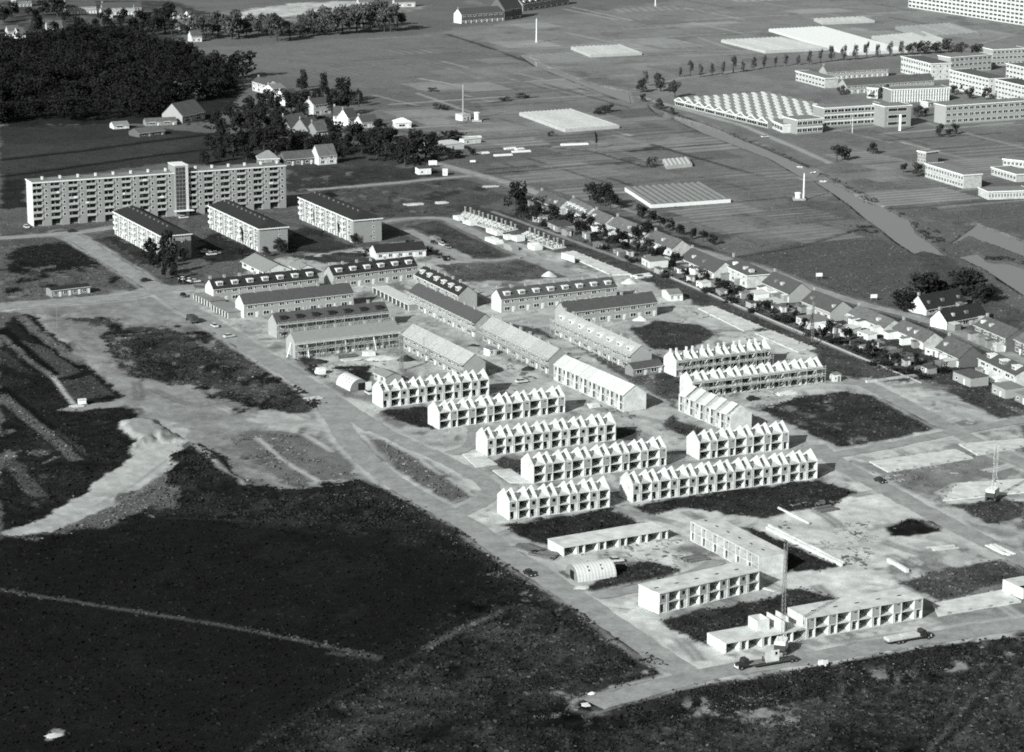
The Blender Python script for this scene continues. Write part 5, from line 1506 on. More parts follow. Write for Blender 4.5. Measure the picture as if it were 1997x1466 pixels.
# ------------------------------------------------------------------ vehicles
def car_proto(paint):
    t = bpy.data.objects.new('car', None); COL.link(t)
    b = MB()
    prof = [(-2.05, .32), (2.05, .32), (2.1, .72), (1.1, .88), (-1.75, .9), (-2.1, .75)]
    b.prism_y([(x, z) for x, z in prof], -.82, .82)
    b.build('body', M[paint], t)
    c = MB()
    lo = [(-1.5, -.76), (.95, -.76), (.95, .76), (-1.5, .76)]; hi = [(-1.1, -.62), (.35, -.62), (.35, .62), (-1.1, .62)]
    c.add([(x, y, .88) for x, y in lo] + [(x, y, 1.38) for x, y in hi], [(0, 1, 5, 4), (1, 2, 6, 5), (2, 3, 7, 6), (3, 0, 4, 7)])
    c.build('windows', M['glass'], t)
    MB().box(-1.12, .37, -.64, .64, 1.38, 1.46).build('roof', M[paint], t)
    for x in (-1.3, 1.35):
        for y in (-.8, .62):
            MB().tube((x, y, .33), (x, y + .18, .33), .33, .33, 10).build('wheel', M['tyre'], t)
    for y in (-.6, .6):
        MB().box(2.06, 2.14, y - .16, y + .16, .55, .72).build('headlight', M['white'], t)
    return t
PROTO = {}
USED = {}
def car(label, px, py, rot, paint='car_white', group='cars about the estate', s=1.0):
    if paint not in PROTO:
        PROTO[paint] = car_proto(paint); o = PROTO[paint]
    else:
        o = copy_tree(PROTO[paint])
    o.location = G(px, py); o.location.z = .06
    o.rotation_euler = (0, 0, rad(rot)); o.scale = (s, s, s)
    return tag(o, label, 'car', group)
A_, B_ = 26, -63
for lab, (px, py), rot, pt in (
    ('white car parked at the entrance of the slab flats stair tower', q('e', 1250, 440), A_, 'car_white'),
    ('pale car at the left end of the slab flats', q('e', 180, 505), B_, 'car_white'),
    ('dark car on the road in front of the slab flats', q('e', 490, 532), A_, 'car_dark'),
    ('upper of three pale cars parked in the shade of the left walk-up block', q('e', 1400, 672), A_, 'car_white'),
    ('middle of three pale cars parked in the shade of the left walk-up block', q('e', 1440, 690), A_, 'car_white'),
    ('right of three pale cars parked in the shade of the left walk-up block', q('e', 1470, 684), A_, 'car_grey'),
    ('left of the white vans parked by the junction hedge', q('e', 1250, 862), B_ + 30, 'car_white'),
    ('middle of the white vans parked by the junction hedge', q('e', 1290, 870), B_ + 30, 'car_white'),
    ('right of the white vans parked by the junction hedge', q('e', 1330, 876), A_, 'car_white'),
    ('dark car at the junction by the left road', q('e', 992, 868), A_, 'car_dark'),
    ('small dark car on the crossroads above the garages', q('e', 1250, 972), B_, 'car_dark'),
    ('pale car on the main left road, upper of two', q('e', 1462, 1180), B_, 'car_white'),
    ('white car on the main left road, lower of two', q('e', 1560, 1250), A_ + 10, 'car_white'),
    ('white car at the corner of the farthest left shell row', q('k', 908, 520), B_, 'car_white'),
    ('white car on the lane beside the white-sheeted terrace', q('l', 408, 510), A_, 'car_white'),
    ('black car on the track behind the B-shaped turf plot', q('m', 795, 210), A_, 'car_dark'),
    ('white car parked beyond the two-skylight arched store', q('o', 1050, 405), A_ - 10, 'car_white'),
    ('dark car driving on the right-hand site road', q('n', 975, 490), B_, 'car_dark'),
    ('pale car parked on the track above the upper turf plot', q('g', 290, 485), B_, 'car_white'),
    ('grey car behind the pale one on the upper track', q('g', 325, 502), B_, 'car_grey'),
    ('dark car parked on the upper track', q('g', 232, 472), B_, 'car_dark'),
    ('white car in the front court of the workshop', (1252 + 240, 268), A_, 'car_white'),
    ('car parked among the brick heaps beside the dyke', q('g', 1640, 705), A_, 'car_white'),
    ('small dark car on the lower left road', q('o', 462, 495), B_, 'car_dark'),
):
    car(lab, px, py, rot, pt)
def wheel(t, x, y, r=.5, w=.3):
    o = MB().tube((x, y, r), (x, y + w, r), r, r, 12).build('wheel', M['tyre'], t)
    MB().tube((x, y - .02, r), (x, y + w + .02, r), r * .5, r * .5, 8).build('hub', M['steel'], o)
def lorry(label, px, py, rot, bed=6.0, load=None, cabm='car_dark'):
    p = G(px, py); p.z = .06
    t = thing('lorry', label, 'lorry', p, rad(rot), 'lorries on the site')
    MB().box(-bed, .2, -1.1, 1.1, .95, 1.12).build('bed', M['timber'], t)
    MB().box(-bed, 2.6, -.4, .4, .65, .95).build('chassis', M['darksteel'], t)
    MB().prism_y([(.3, .7), (1.7, .7), (1.7, 1.6), (1.45, 2.45), (.3, 2.5)], -1.05, 1.05).build('cab', M[cabm], t)
    MB().prism_y([(1.7, .6), (3.0, .6), (3.05, 1.35), (1.7, 1.6)], -.75, .75).build('bonnet', M[cabm], t)
    MB().box(1.48, 1.62, -.85, .85, 1.62, 2.2).build('windscreen', M['glass'], t)
    MB().box(3.02, 3.12, -.95, .95, .5, .75).build('bumper', M['white'], t)
    for y in (-.75, .75):
        MB().box(3.04, 3.1, y - .15, y + .15, .85, 1.1).build('headlight', M['white'], t)
    for x in (2.2, -bed * .55, -bed * .55 - 1.15):
        for y in (-1.15, .85):
            wheel(t, x, y)
    return t
lorry('dark articulated lorry standing behind the mobile crane on the near road', 1428 + 30, 1302, 180 + A_, 5.0)
# stacked wall panels on the low loader
p = G(1502, 1296); p.z = .06
lo = thing('low_loader', 'low-loader trailer with an upright white wall panel under the crane', 'trailer', p, rad(A_))
MB().box(-5, 7, -1.2, 1.2, .6, .85).build('bed', M['darksteel'], lo)
for x in (5.2, 6.4):
    for y in (-1.25, .95):
        wheel(lo, x, y, .45)
for x in (-2.2, 3.4):
    MB().box(x, x + .3, -.1, .1, .85, 2.4).build('stake', M['darksteel'], lo)
wp = thing('wall_panel', 'white precast wall panel with a dark window, upright on the low loader', 'panel', p + Vector((0, 0, .86)), rad(A_))
b = MB(); b.box(-1.6, 2.0, -.62, -.42, 0, 1.5); b.box(-1.6, .9, -.62, -.42, 1.5, 2.3); b.box(1.6, 2.0, -.62, -.42, 1.5, 2.3); b.box(-1.6, 2.0, -.62, -.42, 2.3, 2.7)
b.build('panel', M['concrete'], wp); MB().box(.9, 1.6, -.55, -.48, 1.5, 2.3).build('window_hole', M['dark'], wp)
# flat lorry with slabs
fl = lorry('flatbed lorry and trailer loaded with pale slabs on the near right road', *q('q', 1218, 712), A_, 9.5)
p = fl.location
for k, (x0, x1, dz, lab) in enumerate(((-9.2, -5.0, 0, 'rear stack of pale floor slabs on the flatbed lorry'), (-4.8, -.3, .15, 'front stack of pale floor slabs on the flatbed lorry'))):
    t = thing('slab_stack', lab, 'slab stack', (p.x, p.y, 1.19), rad(A_), 'slab loads')
    for j in range(4):
        MB().box(x0 + random.uniform(-.05, .05), x1 + random.uniform(-.05, .05), -1.12, 1.12, j * .17 + dz * .3, j * .17 + .14 + dz * .3).build('floor_slab', M['slab'], t)
for lab, (px, py), rot, cm in (('dark covered lorry on the main left road beside the garages', q('e', 1300, 1140), 180 + B_, 'car_dark'), ('grey lorry parked on the upper track beside the bungalow', q('f', 1790, 330), B_, 'car_grey')):
    l = lorry(lab, px, py, rot, 5.0, cabm=cm)
    MB().box(-4.9, .1, -1.12, 1.12, 1.13, 2.6).build('box_body', M['darksteel' if cm == 'car_dark' else 'felt'], l)

# ------------------------------------------------------------------ cranes and masts
def lattice(t, a, b, w, n, m='steel', nm='boom', k=.12):
    a, b = Vector(a), Vector(b)
    d = (b - a).normalized()
    u = d.cross(Vector((0, 1, 0)) if abs(d.y) < .9 else Vector((1, 0, 0))).normalized() * (w / 2); v = d.cross(u).normalized() * (w / 2)
    g = MB()
    cs = [u + v, u - v, -u - v, -u + v]
    for c in cs:
        g.bar(a + c, b + c, k)
    for i in range(n):
        p0, p1 = a.lerp(b, i / n), a.lerp(b, (i + 1) / n)
        for j in range(4):
            g.bar(p0 + cs[j], p1 + cs[(j + 1) % 4], k * .7)
    return g.build(nm, M[m], t)
def mobile_crane(label, px, py, rot, top, base='darksteel', boom_m='steel', w=1.0, s=1.0):
    """crawler crane: two tracks, turning cab, lattice boom and hook line"""
    p = G(px, py); p.z = .06
    t = thing('crawler_crane', label, 'crane', p, rad(rot), 'site cranes')
    for y in (-1.6, 1.0):
        tr = MB()
        prof = [(-2.2, .35), (-1.9, 0), (1.9, 0), (2.2, .35), (2.2, .65), (1.9, 1.0), (-1.9, 1.0), (-2.2, .65)]
        tr.prism_y(prof, y, y + .6)
        o = tr.build('track', M[base], t)
    MB().box(-1.4, 1.4, -1, 1, .7, 1.2).build('turntable', M[base], t)
    MB().prism_y([(-2.6, 1.2), (.9, 1.2), (1.5, 1.6), (1.5, 3.2), (.9, 3.6), (-2.6, 3.4)], -1.3, 1.3).build('house', M['white'], t)
    window(t, .2, 2.0, .9, 1.1, y=-1.3, name='cab_window')
    MB().box(-2.8, -2.0, -1.35, 1.35, 1.3, 2.6).build('counterweight', M[base], t)
    tp = Vector(top)
    lattice(t, (1.2, 0, 1.6), tp, w, 22, boom_m, k=.065)
    l = MB(); l.bar(tp, (-1.8, .5, 3.4), .06); l.bar(tp, (-1.8, -.5, 3.4), .06)
    l.build('stay_cable', M['darksteel'], t)
    MB().bar(tp, (tp.x + .6, tp.y, tp.z * .35), .05).build('hoist_cable', M['darksteel'], t)
    MB().box(tp.x + .4, tp.x + .8, -.2, .2, tp.z * .35 - .7, tp.z * .35).build('hook_block', M['darksteel'], t)
    return t
mobile_crane('crawler crane with tall dark lattice boom in front of the nearest shell', 1524, 1272, 74, (1.4, .0, 26.5), boom_m='steel', w=.75)
mobile_crane('crawler crane with pale short boom on the foundation at the right edge', 1936, 974, 60, (.9, 0, 15.5), boom_m='tin', w=1.0)
def pole(label, px, py, h, r=.3, m='steel', cat='chimney', nm='tall_chimney', taper=.6):
    t = thing(nm, label, cat, G(px, py))
    MB().tube((0, 0, 0), (0, 0, h), r, r * taper, 10).build('shaft', M[m], t)
    MB().tube((0, 0, h - .5), (0, 0, h - .2), r * taper * 1.25, r * taper * 1.25, 10).build('collar', M[m], t)
    MB().box(-r * 1.8, r * 1.8, -r * 1.8, r * 1.8, 0, .8).build('plinth', M['brick_pale'], t)
    return t
pole('thin white boiler chimney in the upper fields near the long dark terrace', 1046, 83, 16.5, .55, 'white')
pole('grey boiler chimney in the market gardens left of the wide glasshouse', 903, 235, 20, .5, 'brick_pale')
pole('white boiler chimney beside the canal footbridge', 1567, 390, 12.5, .5, 'white')
pole('thin flagpole in front of the banded school', *q('d', 775, 905), 10, .18, 'white', 'flagpole', 'flagpole')
pole('white far chimney at the top edge of the fields', 1278, 12, 10, .5, 'white')
pole('tall lamp mast at the left edge of the wood', 262, 52, 16, .4, 'brick_pale', 'mast', 'lamp_mast')
hm = thing('hoist_mast', 'pale lattice hoist mast between the scaffold rows and the arched hut', 'mast', G(*q('k', 1127, 360)), rad(A_))
lattice(hm, (0, 0, 0), (0, 0, 12.5), 1.0, 12, 'steel', 'mast')
MB().box(-.9, .9, -.9, .9, 0, .5).build('base_frame', M['steel'], hm)
rig = thing('pile_rig', 'pile-driving rig with thin mast and splayed dark legs on the dyke slab', 'pile rig', G(*q('h', 1272, 1228)), rad(A_))
lattice(rig, (0, 0, 0), (0, 0, 15.5), .55, 14, 'steel', 'mast', .1)
for e in ((-5, 1.5), (-3.2, -2.2)):
    MB().bar((e[0], e[1], 0), (-.2, 0, 11.5), .22).build('leg', M['darksteel'], rig)
MB().box(-1.6, 1.2, -1.0, 1.0, 0, .9).build('sledge', M['darksteel'], rig)
for k, (px, py, h) in enumerate((q('g', 1530, 1120) + (6,), q('k', 1280, 330) + (10,), q('k', 1835, 190) + (9,), q('e', 390, 1190) + (9,), q('e', 920, 890) + (8,))):
    o = thing('lamp_post', ('thin pole beside the dormered scaffold row', 'thin hoist pole in front of the left battened roof', 'thin hoist pole in front of the middle battened roof',
              'thin lamp post on the bare ground at the left', 'thin lamp post at the road junction by the flats')[k], 'pole', G(px, py))
    MB().tube((0, 0, 0), (0, 0, h), .12, .08, 6).build('shaft', M['steel'], o)
    MB().box(-.1, .9, -.06, .06, h - .1, h).build('arm', M['steel'], o)
# raking props at the pale new-tiled terrace
T5 = None
for k, (x0, y0, x1, y1) in enumerate(((765, 1110, 795, 1010), (918, 1110, 905, 1015), (1175, 1075, 1165, 985), (1375, 1060, 1358, 970), (1465, 1035, 1462, 965))):
    a = G(*q('f', x0, y0)); b_ = G(*q('f', x1, y1 + 92)); b_.z = 5.0
    o = thing('raking_prop', 'pale raking timber prop against the new-tiled terrace, %s from the left' % ORD[k], 'prop', a, 0, 'raking props')
    MB().bar((0, 0, 0), b_ - a, .3).build('shaft', M['white'], o)
    MB().box(-.4, .4, -.4, .4, 0, .15).build('foot', M['timber'], o)

# ------------------------------------------------------------------ piles of material on the site
def pile(label, px, py, kind, rot=26, sx=6, sy=3, h=1.0, cat='pile'):
    p = G(px, py)
    nm = {'timber': 'timber_pile', 'sand': 'sand_heap', 'pit': 'soil_heap', 'slabs': 'panel_pile', 'blocks': 'block_pile'}[kind]
    t = thing(nm, label, cat, p, rad(rot), 'building material on the site')
    if kind in ('sand', 'pit'):
        b = MB(); N, K = 16, 5
        vs_ = [(0, 0, h)]
        for k in range(1, K + 1):
            for j in range(N):
                f = k / K; an = 2 * math.pi * j / N
                w = 1 + random.uniform(-.12, .12)
                vs_.append((sx / 2 * f * w * math.cos(an), sy / 2 * f * w * math.sin(an), h * (1 - f) ** 1.1 * (1 + random.uniform(-.15, .15)) - (.15 if k == K else 0)))
        fs = [(0, 1 + j, 1 + (j + 1) % N) for j in range(N)]
        for k in range(K - 1):
            fs += [(1 + k * N + j, 1 + (k + 1) * N + j, 1 + (k + 1) * N + (j + 1) % N, 1 + k * N + (j + 1) % N) for j in range(N)]
        b.add(vs_, fs).build('heap', M['slab' if kind == 'sand' else 'soil'], t, smooth=True)
    else:
        rr = random.Random(int(px * 7 + py))
        n = 10 if kind == 'timber' else 6
        for k in range(n):
            y = (k % 5) * sy / 5 if kind == 'timber' else (k % 3) * sy / 3
            z = (k // 5) * .3 if kind == 'timber' else (k // 3) * h / 2
            o = rr.uniform(-.6, .6); l = sx * rr.uniform(.7, 1)
            hh = .26 if kind == 'timber' else h / 2 - .04
            nm2, mm = {'timber': ('plank', 'timber'), 'slabs': ('panel', 'slab'), 'blocks': ('block', 'brickstack')}[kind]
            MB().box(o - l / 2, o + l / 2, y, y + sy / (5.6 if kind == 'timber' else 3.3), z, z + hh).build(nm2, M[mm], t, rotz=rr.uniform(-.12, .12))
    return t
for args in (
    ('scattered dark timber near the low single-storey shell, left side', *q('o', 420, 330), 'timber', -50, 9, 5, 1),
    ('second heap of dark timber near the low single-storey shell', *q('o', 540, 375), 'timber', -30, 8, 5, 1),
    ('stacked dark planks at the left end of the arched store', *q('o', 690, 500), 'timber', -63, 5, 4, 1),
    ('round pale sand heap above the upper middle dormered terrace', *q('g', 1015, 690), 'sand', 0, 7, 7, 2.0),
    ('low sand bank beside the hoist mast', *q('k', 1000, 275), 'sand', 20, 14, 7, 1.2),
    ('dark round spoil heap right of the hoist mast', *q('k', 1160, 285), 'pit', 0, 7, 6, 1.8),
    ('dark soil heap in front of the propped terrace', *q('k', 560, 300), 'pit', 20, 8, 6, 1.2),
    ('dark heap on the lane between the battened roofs', *q('l', 455, 418), 'pit', 30, 6, 4, 1.3),
    ('dark brick heap with pale edge on the lane, upper one', *q('k', 1620, 190), 'pit', 0, 5, 3, .8),
    ('white sand heap in front of the upper right plain terrace', *q('h', 100, 1060), 'sand', 0, 6, 4, 1.6),
    ('pale stack of blocks beside the arched hut by the road', *q('k', 590, 385), 'blocks', A_, 3, 3, 2.0),
    ('pale stacked planks beside the left road below the arched hut', *q('k', 545, 555), 'slabs', A_, 6, 3, .4),
    ('white block heap in front of the propped terrace, right', *q('k', 915, 260), 'blocks', A_, 4, 3, 1.4),
    ('low pale panels in front of the propped terrace', *q('k', 790, 295), 'slabs', A_, 8, 3, .5),
    ('dark brick pile in front of the propped terrace', *q('k', 775, 268), 'timber', A_, 7, 3, 1),
    ('rubble of pale blocks beside the slab at the dyke, upper', *q('h', 130, 775), 'blocks', A_, 9, 4, 1.0),
    ('pale heap behind the upper middle dormered terrace, right end', *q('g', 1560, 740), 'sand', 10, 8, 6, 2.2),
    ('white panel lying behind the two-storey shell end', *q('p', 690, 458), 'slabs', -35, 5, .8, .3),
    ('pale block heap at the white-sheeted terrace', *q('l', 920, 680), 'blocks', A_, 4, 3, 1.0),
    ('grey fenced stack between the two flat two-storey shells', *q('o', 1620, 400), 'timber', A_, 8, 4, 1.2),
    ('pale rubble beside the right road, upper', *q('m', 1040, 175), 'blocks', A_, 8, 3, .7),
    ('timber frames on the white floor slab site at the near right', *q('n', 630, 690), 'timber', A_, 7, 4, .6),
    ('broken slabs on the sandy plot, right', *q('n', 1430, 950), 'slabs', 20, 8, 3, .4),
    ('rubble strip beside the right road, lower', *q('n', 1760, 960), 'blocks', B_, 10, 3, .6),
    ('pale plates by the arched store door', *q('o', 820, 590), 'slabs', 5, 4, 2, .3),
    ('pale sheet heap on the upper wasteland, left of the big tree', *q('b', 1080, 1400), 'slabs', 15, 10, 4, .6),
    ('second pale sheet heap on the upper wasteland', *q('b', 1270, 1388), 'slabs', 15, 6, 4, .6),
    ('pale sheet strip on the upper wasteland, far one', *q('b', 1605, 1275), 'slabs', 20, 9, 3, .5),
    ('white board heap on the dark field by the left dyke road', *q('j', 460, 715), 'slabs', A_, 4, 2, .5),
    ('rubble heap at the foot of the road stub', *q('o', 890, 1300), 'sand', 20, 2.4, 1.8, .5),
    ('white rubble at the lower end of the road stub', *q('o', 850, 1390), 'blocks', 20, 1.6, 1.6, .4),
    ('white stone lying alone in the lower left field', 105, 1434, 'sand', 30, 5, 3, .6),
    ('white block on the bank of the near road', *q('q', 592, 895), 'blocks', 20, 1.6, 1.6, 1.3),
):
    pile(*args)
ex = thing('pump_barge', 'small white pump hut on skids at the end of the left pipe bank', 'hut', G(*q('j', 470, 705)), rad(20))
MB().box(0, 2.4, 0, 1.8, .4, 1.7).build('cabin', M['white'], ex)
MB().prism_x([(-.15, 1.7), (1.95, 1.7), (.9, 2.1)], -.15, 2.55).build('roof', M['sheet'], ex)
MB().box(-.4, 2.8, .1, .4, .0, .4).build('skid', M['timber'], ex); MB().box(-.4, 2.8, 1.4, 1.7, 0, .4).build('skid', M['timber'], ex)
# boards and signs
def board(label, px, py, w, h, z0=1.2, rot=10):
    t = thing('sign_board', label, 'sign', G(px, py), rad(rot), 'white boards in the fields')
    MB().box(-w / 2, w / 2, -.08, .08, z0, z0 + h).build('board', M['white'], t)
    for s in (-1, 1):
        MB().box(s * w * .4 - .08, s * w * .4 + .08, .08, .24, 0, z0 + h * .8).build('leg', M['timber'], t)
board('large white board at the start of the dyke street', 844, 326, 4.2, 2.2)
board('small white board in the field right of the dyke street', 922, 319, 2.8, 1.0, .8)
board('white board in the meadow behind the dyke street, left one', *q('i', 560, 505), 2.6, 1.4)
board('white board in the meadow behind the dyke street, right one', *q('i', 932, 652), 2.6, 1.4)
br = thing('footbridge', 'dark plank footbridge across the canal beside the white chimney', 'bridge', G(1588, 349), rad(A_))
MB().box(-7, 7, -2.4, 2.4, -.1, .3).build('deck', M['brick'], br)
for y in (-2.3, 2.3):
    MB().box(-7, 7, y - .08, y + .08, 1.0, 1.15).build('rail', M['timber'], br)
    for x in range(-6, 7, 3):
        MB().box(x - .08, x + .08, y - .08, y + .08, .3, 1.0).build('post', M['timber'], br)
tk = pole('white water tank beside the canal chimney', 1556, 389, 3.4, 1.3, 'white', 'tank', 'water_tank', 1.0)
tk = pole('white water tank beside the grey garden chimney', 930, 236, 5, 1.5, 'white', 'tank', 'water_tank', 1.0)
shed('white boiler house at the foot of the grey garden chimney', (902, 236), (918, 234), 6, 3.2, 'render', 'sheet', group=None)
shed('white-roofed nursery building with jumble of frames', (848, 296), (905, 290), 12, 3.0, 'render', 'sheet', group=None)
shed('pale store in the market gardens right of the nursery', (905, 282), (938, 278), 4, 2.4, 'white', 'sheet', group=None)
for k, (px, py) in enumerate(((1560, 324), (1605, 352), (1612, 335), (1585, 335))):
    o = thing('rowing_boat', 'small pale rowing boat by the canal footbridge, %s from the left' % ORD[k], 'boat', G(px, py) + Vector((0, 0, -.5)), rad(-40 + 25 * k), 'boats by the footbridge')
    MB().add([(-2.2, 0, .3), (-1.4, -.7, .3), (1.2, -.75, .3), (2.3, 0, .5), (1.2, .75, .3), (-1.4, .7, .3), (-1.2, -.35, -.1), (1.2, -.35, -.1), (1.2, .35, -.1), (-1.2, .35, -.1)],
             [(0, 1, 6), (1, 2, 7, 6), (2, 3, 7), (3, 4, 8, 7), (4, 5, 9, 8), (5, 0, 6, 9), (6, 7, 8, 9)]).build('hull', M['white'], o)
    MB().box(-.2, .15, -.6, .6, .15, .25).build('thwart', M['timber'], o)
# ------------------------------------------------------------------ trees
def tree_mesh(seed, n_leaf=420, conic=0.0, lobes=9):
    """unit crown: leaf faces spread through lobed clumps; height 1, width about .8"""
    r = np.random.default_rng(seed)
    cen, rad_ = [], []
    for k in range(lobes):
        z = r.uniform(.30, .86)
        w = (.30 * (1 - conic * (z - .2)) * math.sqrt(max(.05, 1 - ((z - .55) / .5) ** 2)))
        an = r.uniform(0, 6.283)
        cen.append((w * math.cos(an), w * math.sin(an), z)); rad_.append(r.uniform(.13, .22) * (1 - conic * .6 * (z - .2)))
    cen.append((0, 0, .62)); rad_.append(.26)
    V, Fc = [], []
    for k in range(n_leaf):
        i = r.integers(0, len(cen))
        d = r.normal(size=3); d /= np.linalg.norm(d)
        p = np.array(cen[i]) + d * rad_[i] * r.uniform(.55, 1.08) * np.array((1, 1, .85))
        nrm = d * .7 + r.normal(size=3) * .5; nrm /= np.linalg.norm(nrm)
        t = np.cross(nrm, r.normal(size=3)); t /= np.linalg.norm(t); b = np.cross(nrm, t)
        s = r.uniform(.026, .06)
        o = len(V)
        V += [tuple(p + t * s), tuple(p + b * s * .8 + nrm * s * .3), tuple(p - t * s), tuple(p - b * s * .8 + nrm * s * .2)]
        Fc.append((o, o + 1, o + 2, o + 3))
    return V, Fc
CROWNS = {}
def crown(kind, i, m):
    key = (kind, i, m)
    if key not in CROWNS:
        V, Fc = tree_mesh(i * 13 + 5, {'round': 800, 'tall': 620, 'cone': 900, 'bush': 460}[kind], {'round': .15, 'tall': .3, 'cone': .95, 'bush': .1}[kind])
        sx = {'round': 1.0, 'tall': .5, 'cone': .75, 'bush': 1.5}[kind]
        V = [(x * sx, y * sx, z if kind != 'bush' else z - .28) for x, y, z in V]
        me = bpy.data.meshes.new('crown'); me.from_pydata(V, [], Fc); me.materials.append(M[m])
        CROWNS[key] = me
    return CROWNS[key]
def trunk_mesh():
    def mk():
        b = MB(); b.tube((0, 0, 0), (0, 0, .62), .035, .015, 7)
        for an, z0, z1, l in ((.3, .25, .5, .2), (2.2, .3, .58, .2), (4.1, .28, .55, .18), (5.4, .36, .6, .14)):
            b.tube((0, 0, z0), (l * math.cos(an), l * math.sin(an), z1), .015, .006, 5)
        return b.mesh('trunk', M['bark'])
    return cached('trunk', mk)
TI = [0]
def tree(label, px, py, h, w=None, kind='round', m='leaf', group=None, nm='tree', cat='tree'):
    TI[0] += 1
    p = G(px, py)
    t = thing(nm, label, cat, p, TI[0] * 1.7, group)
    w = w or h * .75
    f = w / (h * .75) if kind != 'bush' else w / (h * 1.2)
    if kind == 'bush':
        put('crown', crown(kind, TI[0] % 3, m), t, (0, 0, 0), 0, (h * f, h * f, h * 1.35))
    else:
        put('trunk', trunk_mesh(), t, (0, 0, 0), 0, (h * min(f, 1.2), h * min(f, 1.2), h))
        put('crown', crown(kind, TI[0] % 4, m), t, (0, 0, 0), 0, (h * f, h * f, h * 1.05))
    return t
def trees(fmt, group, pts, kind='round', m='leaf', nm='tree', cat='tree'):
    for k, (x, y, h, *w) in enumerate(pts):
        h *= 1 + .22 * math.sin(k * 2.4 + x)
        tree(fmt % ORD[k] if '%s' in fmt else fmt, x, y, h, w[0] if w else None, kind, m, group, nm, cat)
# hedgerow behind the school field
trees('young tree in the long row behind the workshop field, %s from the left', 'tree row behind the workshop field',
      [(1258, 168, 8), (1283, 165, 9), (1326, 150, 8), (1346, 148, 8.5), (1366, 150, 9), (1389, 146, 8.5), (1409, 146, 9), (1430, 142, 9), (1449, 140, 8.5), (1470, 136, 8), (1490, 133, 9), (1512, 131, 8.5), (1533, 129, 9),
       (1556, 127, 8.5), (1578, 126, 9), (1600, 123, 8), (1622, 120, 9), (1645, 118, 9), (1668, 117, 8.5), (1690, 114, 9), (1712, 112, 8), (1735, 110, 9), (1758, 108, 8)], 'tall', 'leaf_haze')
for k, (x, y, h) in enumerate(((1780, 107, 8), (1802, 105, 9), (1824, 104, 8), (1850, 102, 9), (1875, 110, 9), (1905, 108, 8))):
    tree('bushy tree behind the far flats, %s from the left' % ORD[k], x, y, h, h, 'round', 'leaf_mid', 'trees behind the far flats')
trees('round bush at the canal bend below the workshop, %s from the left', 'bushes at the canal bend', [(1250, 180, 9), (1288, 178, 9), (1316, 190, 8), (1254, 198, 6), (1286, 212, 5), (1312, 222, 5)], 'round', 'leaf_mid')
# line of far trees along the big meadow
trees('big tree in the far line along the big meadow, %s from the left', 'far tree line along the meadow',
      [(425, 72, 13), (452, 76, 17), (492, 62, 12), (540, 80, 17), (566, 78, 15), (585, 72, 12), (612, 70, 15), (640, 68, 18), (668, 66, 16), (696, 64, 17), (722, 63, 18), (750, 62, 18), (775, 56, 15), (520, 70, 13)], 'round', 'leaf_haze')
trees('tree among the far top left houses, %s from the left', 'trees among the far houses',
      [(8, 44, 11), (24, 34, 10), (62, 48, 15), (84, 30, 12), (112, 32, 16), (70, 66, 12), (105, 66, 9), (152, 58, 12), (186, 58, 11), (236, 52, 13), (256, 66, 13), (278, 62, 15), (300, 68, 12), (322, 66, 17), (335, 70, 15), (308, 40, 12),
       (330, 30, 12), (390, 62, 12), (408, 60, 12), (130, 44, 10), (205, 48, 10)], 'round', 'leaf')
# the dark wood: one mass of crowns
def crowd(name, label, cat, poly, n, h0, h1, m, seed, per=170):
    r = np.random.default_rng(seed)
    P = [G(*p) for p in poly]
    xs, ys = [p.x for p in P], [p.y for p in P]
    V, Fc = [], []
    base = [tree_mesh(900 + k, per) for k in range(4)]
    cnt = 0
    poly2 = [(p.x, p.y) for p in P]
    while cnt < n:
        x, y = r.uniform(min(xs), max(xs)), r.uniform(min(ys), max(ys))
        if sdist(poly2, np.array([x]), np.array([y]))[0] < 0:
            continue
        cnt += 1
        v, f = base[cnt % 4]
        h = r.uniform(h0, h1); an = r.uniform(0, 6.28); c, s = math.cos(an), math.sin(an)
        v = np.array(v); w = h * r.uniform(1.0, 1.3)
        o = len(V)
        X = np.stack([x + (v[:, 0] * c - v[:, 1] * s) * w, y + (v[:, 0] * s + v[:, 1] * c) * w, v[:, 2] * h * 1.05 - h * .1], 1)
        V += list(map(tuple, X)); Fc += [tuple(i + o for i in q4) for q4 in f]
    me = bpy.data.meshes.new(name); me.from_pydata(V, [], Fc); me.materials.append(M[m])
    o = put(name, me); o['kind'] = 'stuff'; o['label'] = label; o['category'] = cat
    return o
M['wood_leaf'] = mat('leaf_wood', .019, .7, .07, rough=.9, spec=0, fine=0)
crowd('woodland', 'dense dark wood filling the upper left corner', 'woodland', [(-40, 95), (60, 95), (150, 78), (250, 72), (330, 105), (420, 145), (455, 165), (440, 190), (330, 205), (300, 232), (200, 238), (100, 236), (-40, 250)], 420, 11, 17, 'wood_leaf', 3, 330)
trees('crown at the edge of the dark wood, %s along the meadow side', 'trees at the edge of the wood',
      [(345, 118, 14), (365, 128, 14), (388, 135, 13), (410, 148, 14), (432, 158, 13), (452, 172, 12)], 'round', 'leaf')
tree('big round dark tree standing out right of the wood', 474, 152, 17, 17, 'round', 'leaf')
trees('dark tree in the village gardens, %s from the left', 'village garden trees',
      [(420, 250, 12), (436, 272, 14), (452, 238, 14), (470, 262, 16), (486, 225, 13), (500, 270, 15), (512, 240, 14), (528, 262, 15), (545, 246, 13), (550, 275, 14), (568, 225, 11), (588, 178, 12), (605, 205, 10),
       (620, 200, 10), (640, 205, 9), (665, 200, 16), (680, 205, 9), (590, 215, 10), (648, 228, 11), (660, 226, 12), (580, 285, 10)], 'round', 'leaf')
trees('tall narrow tree in the village, %s from the left', 'village cypresses', [(630, 190, 12), (700, 208, 13), (592, 172, 12)], 'tall', 'leaf')
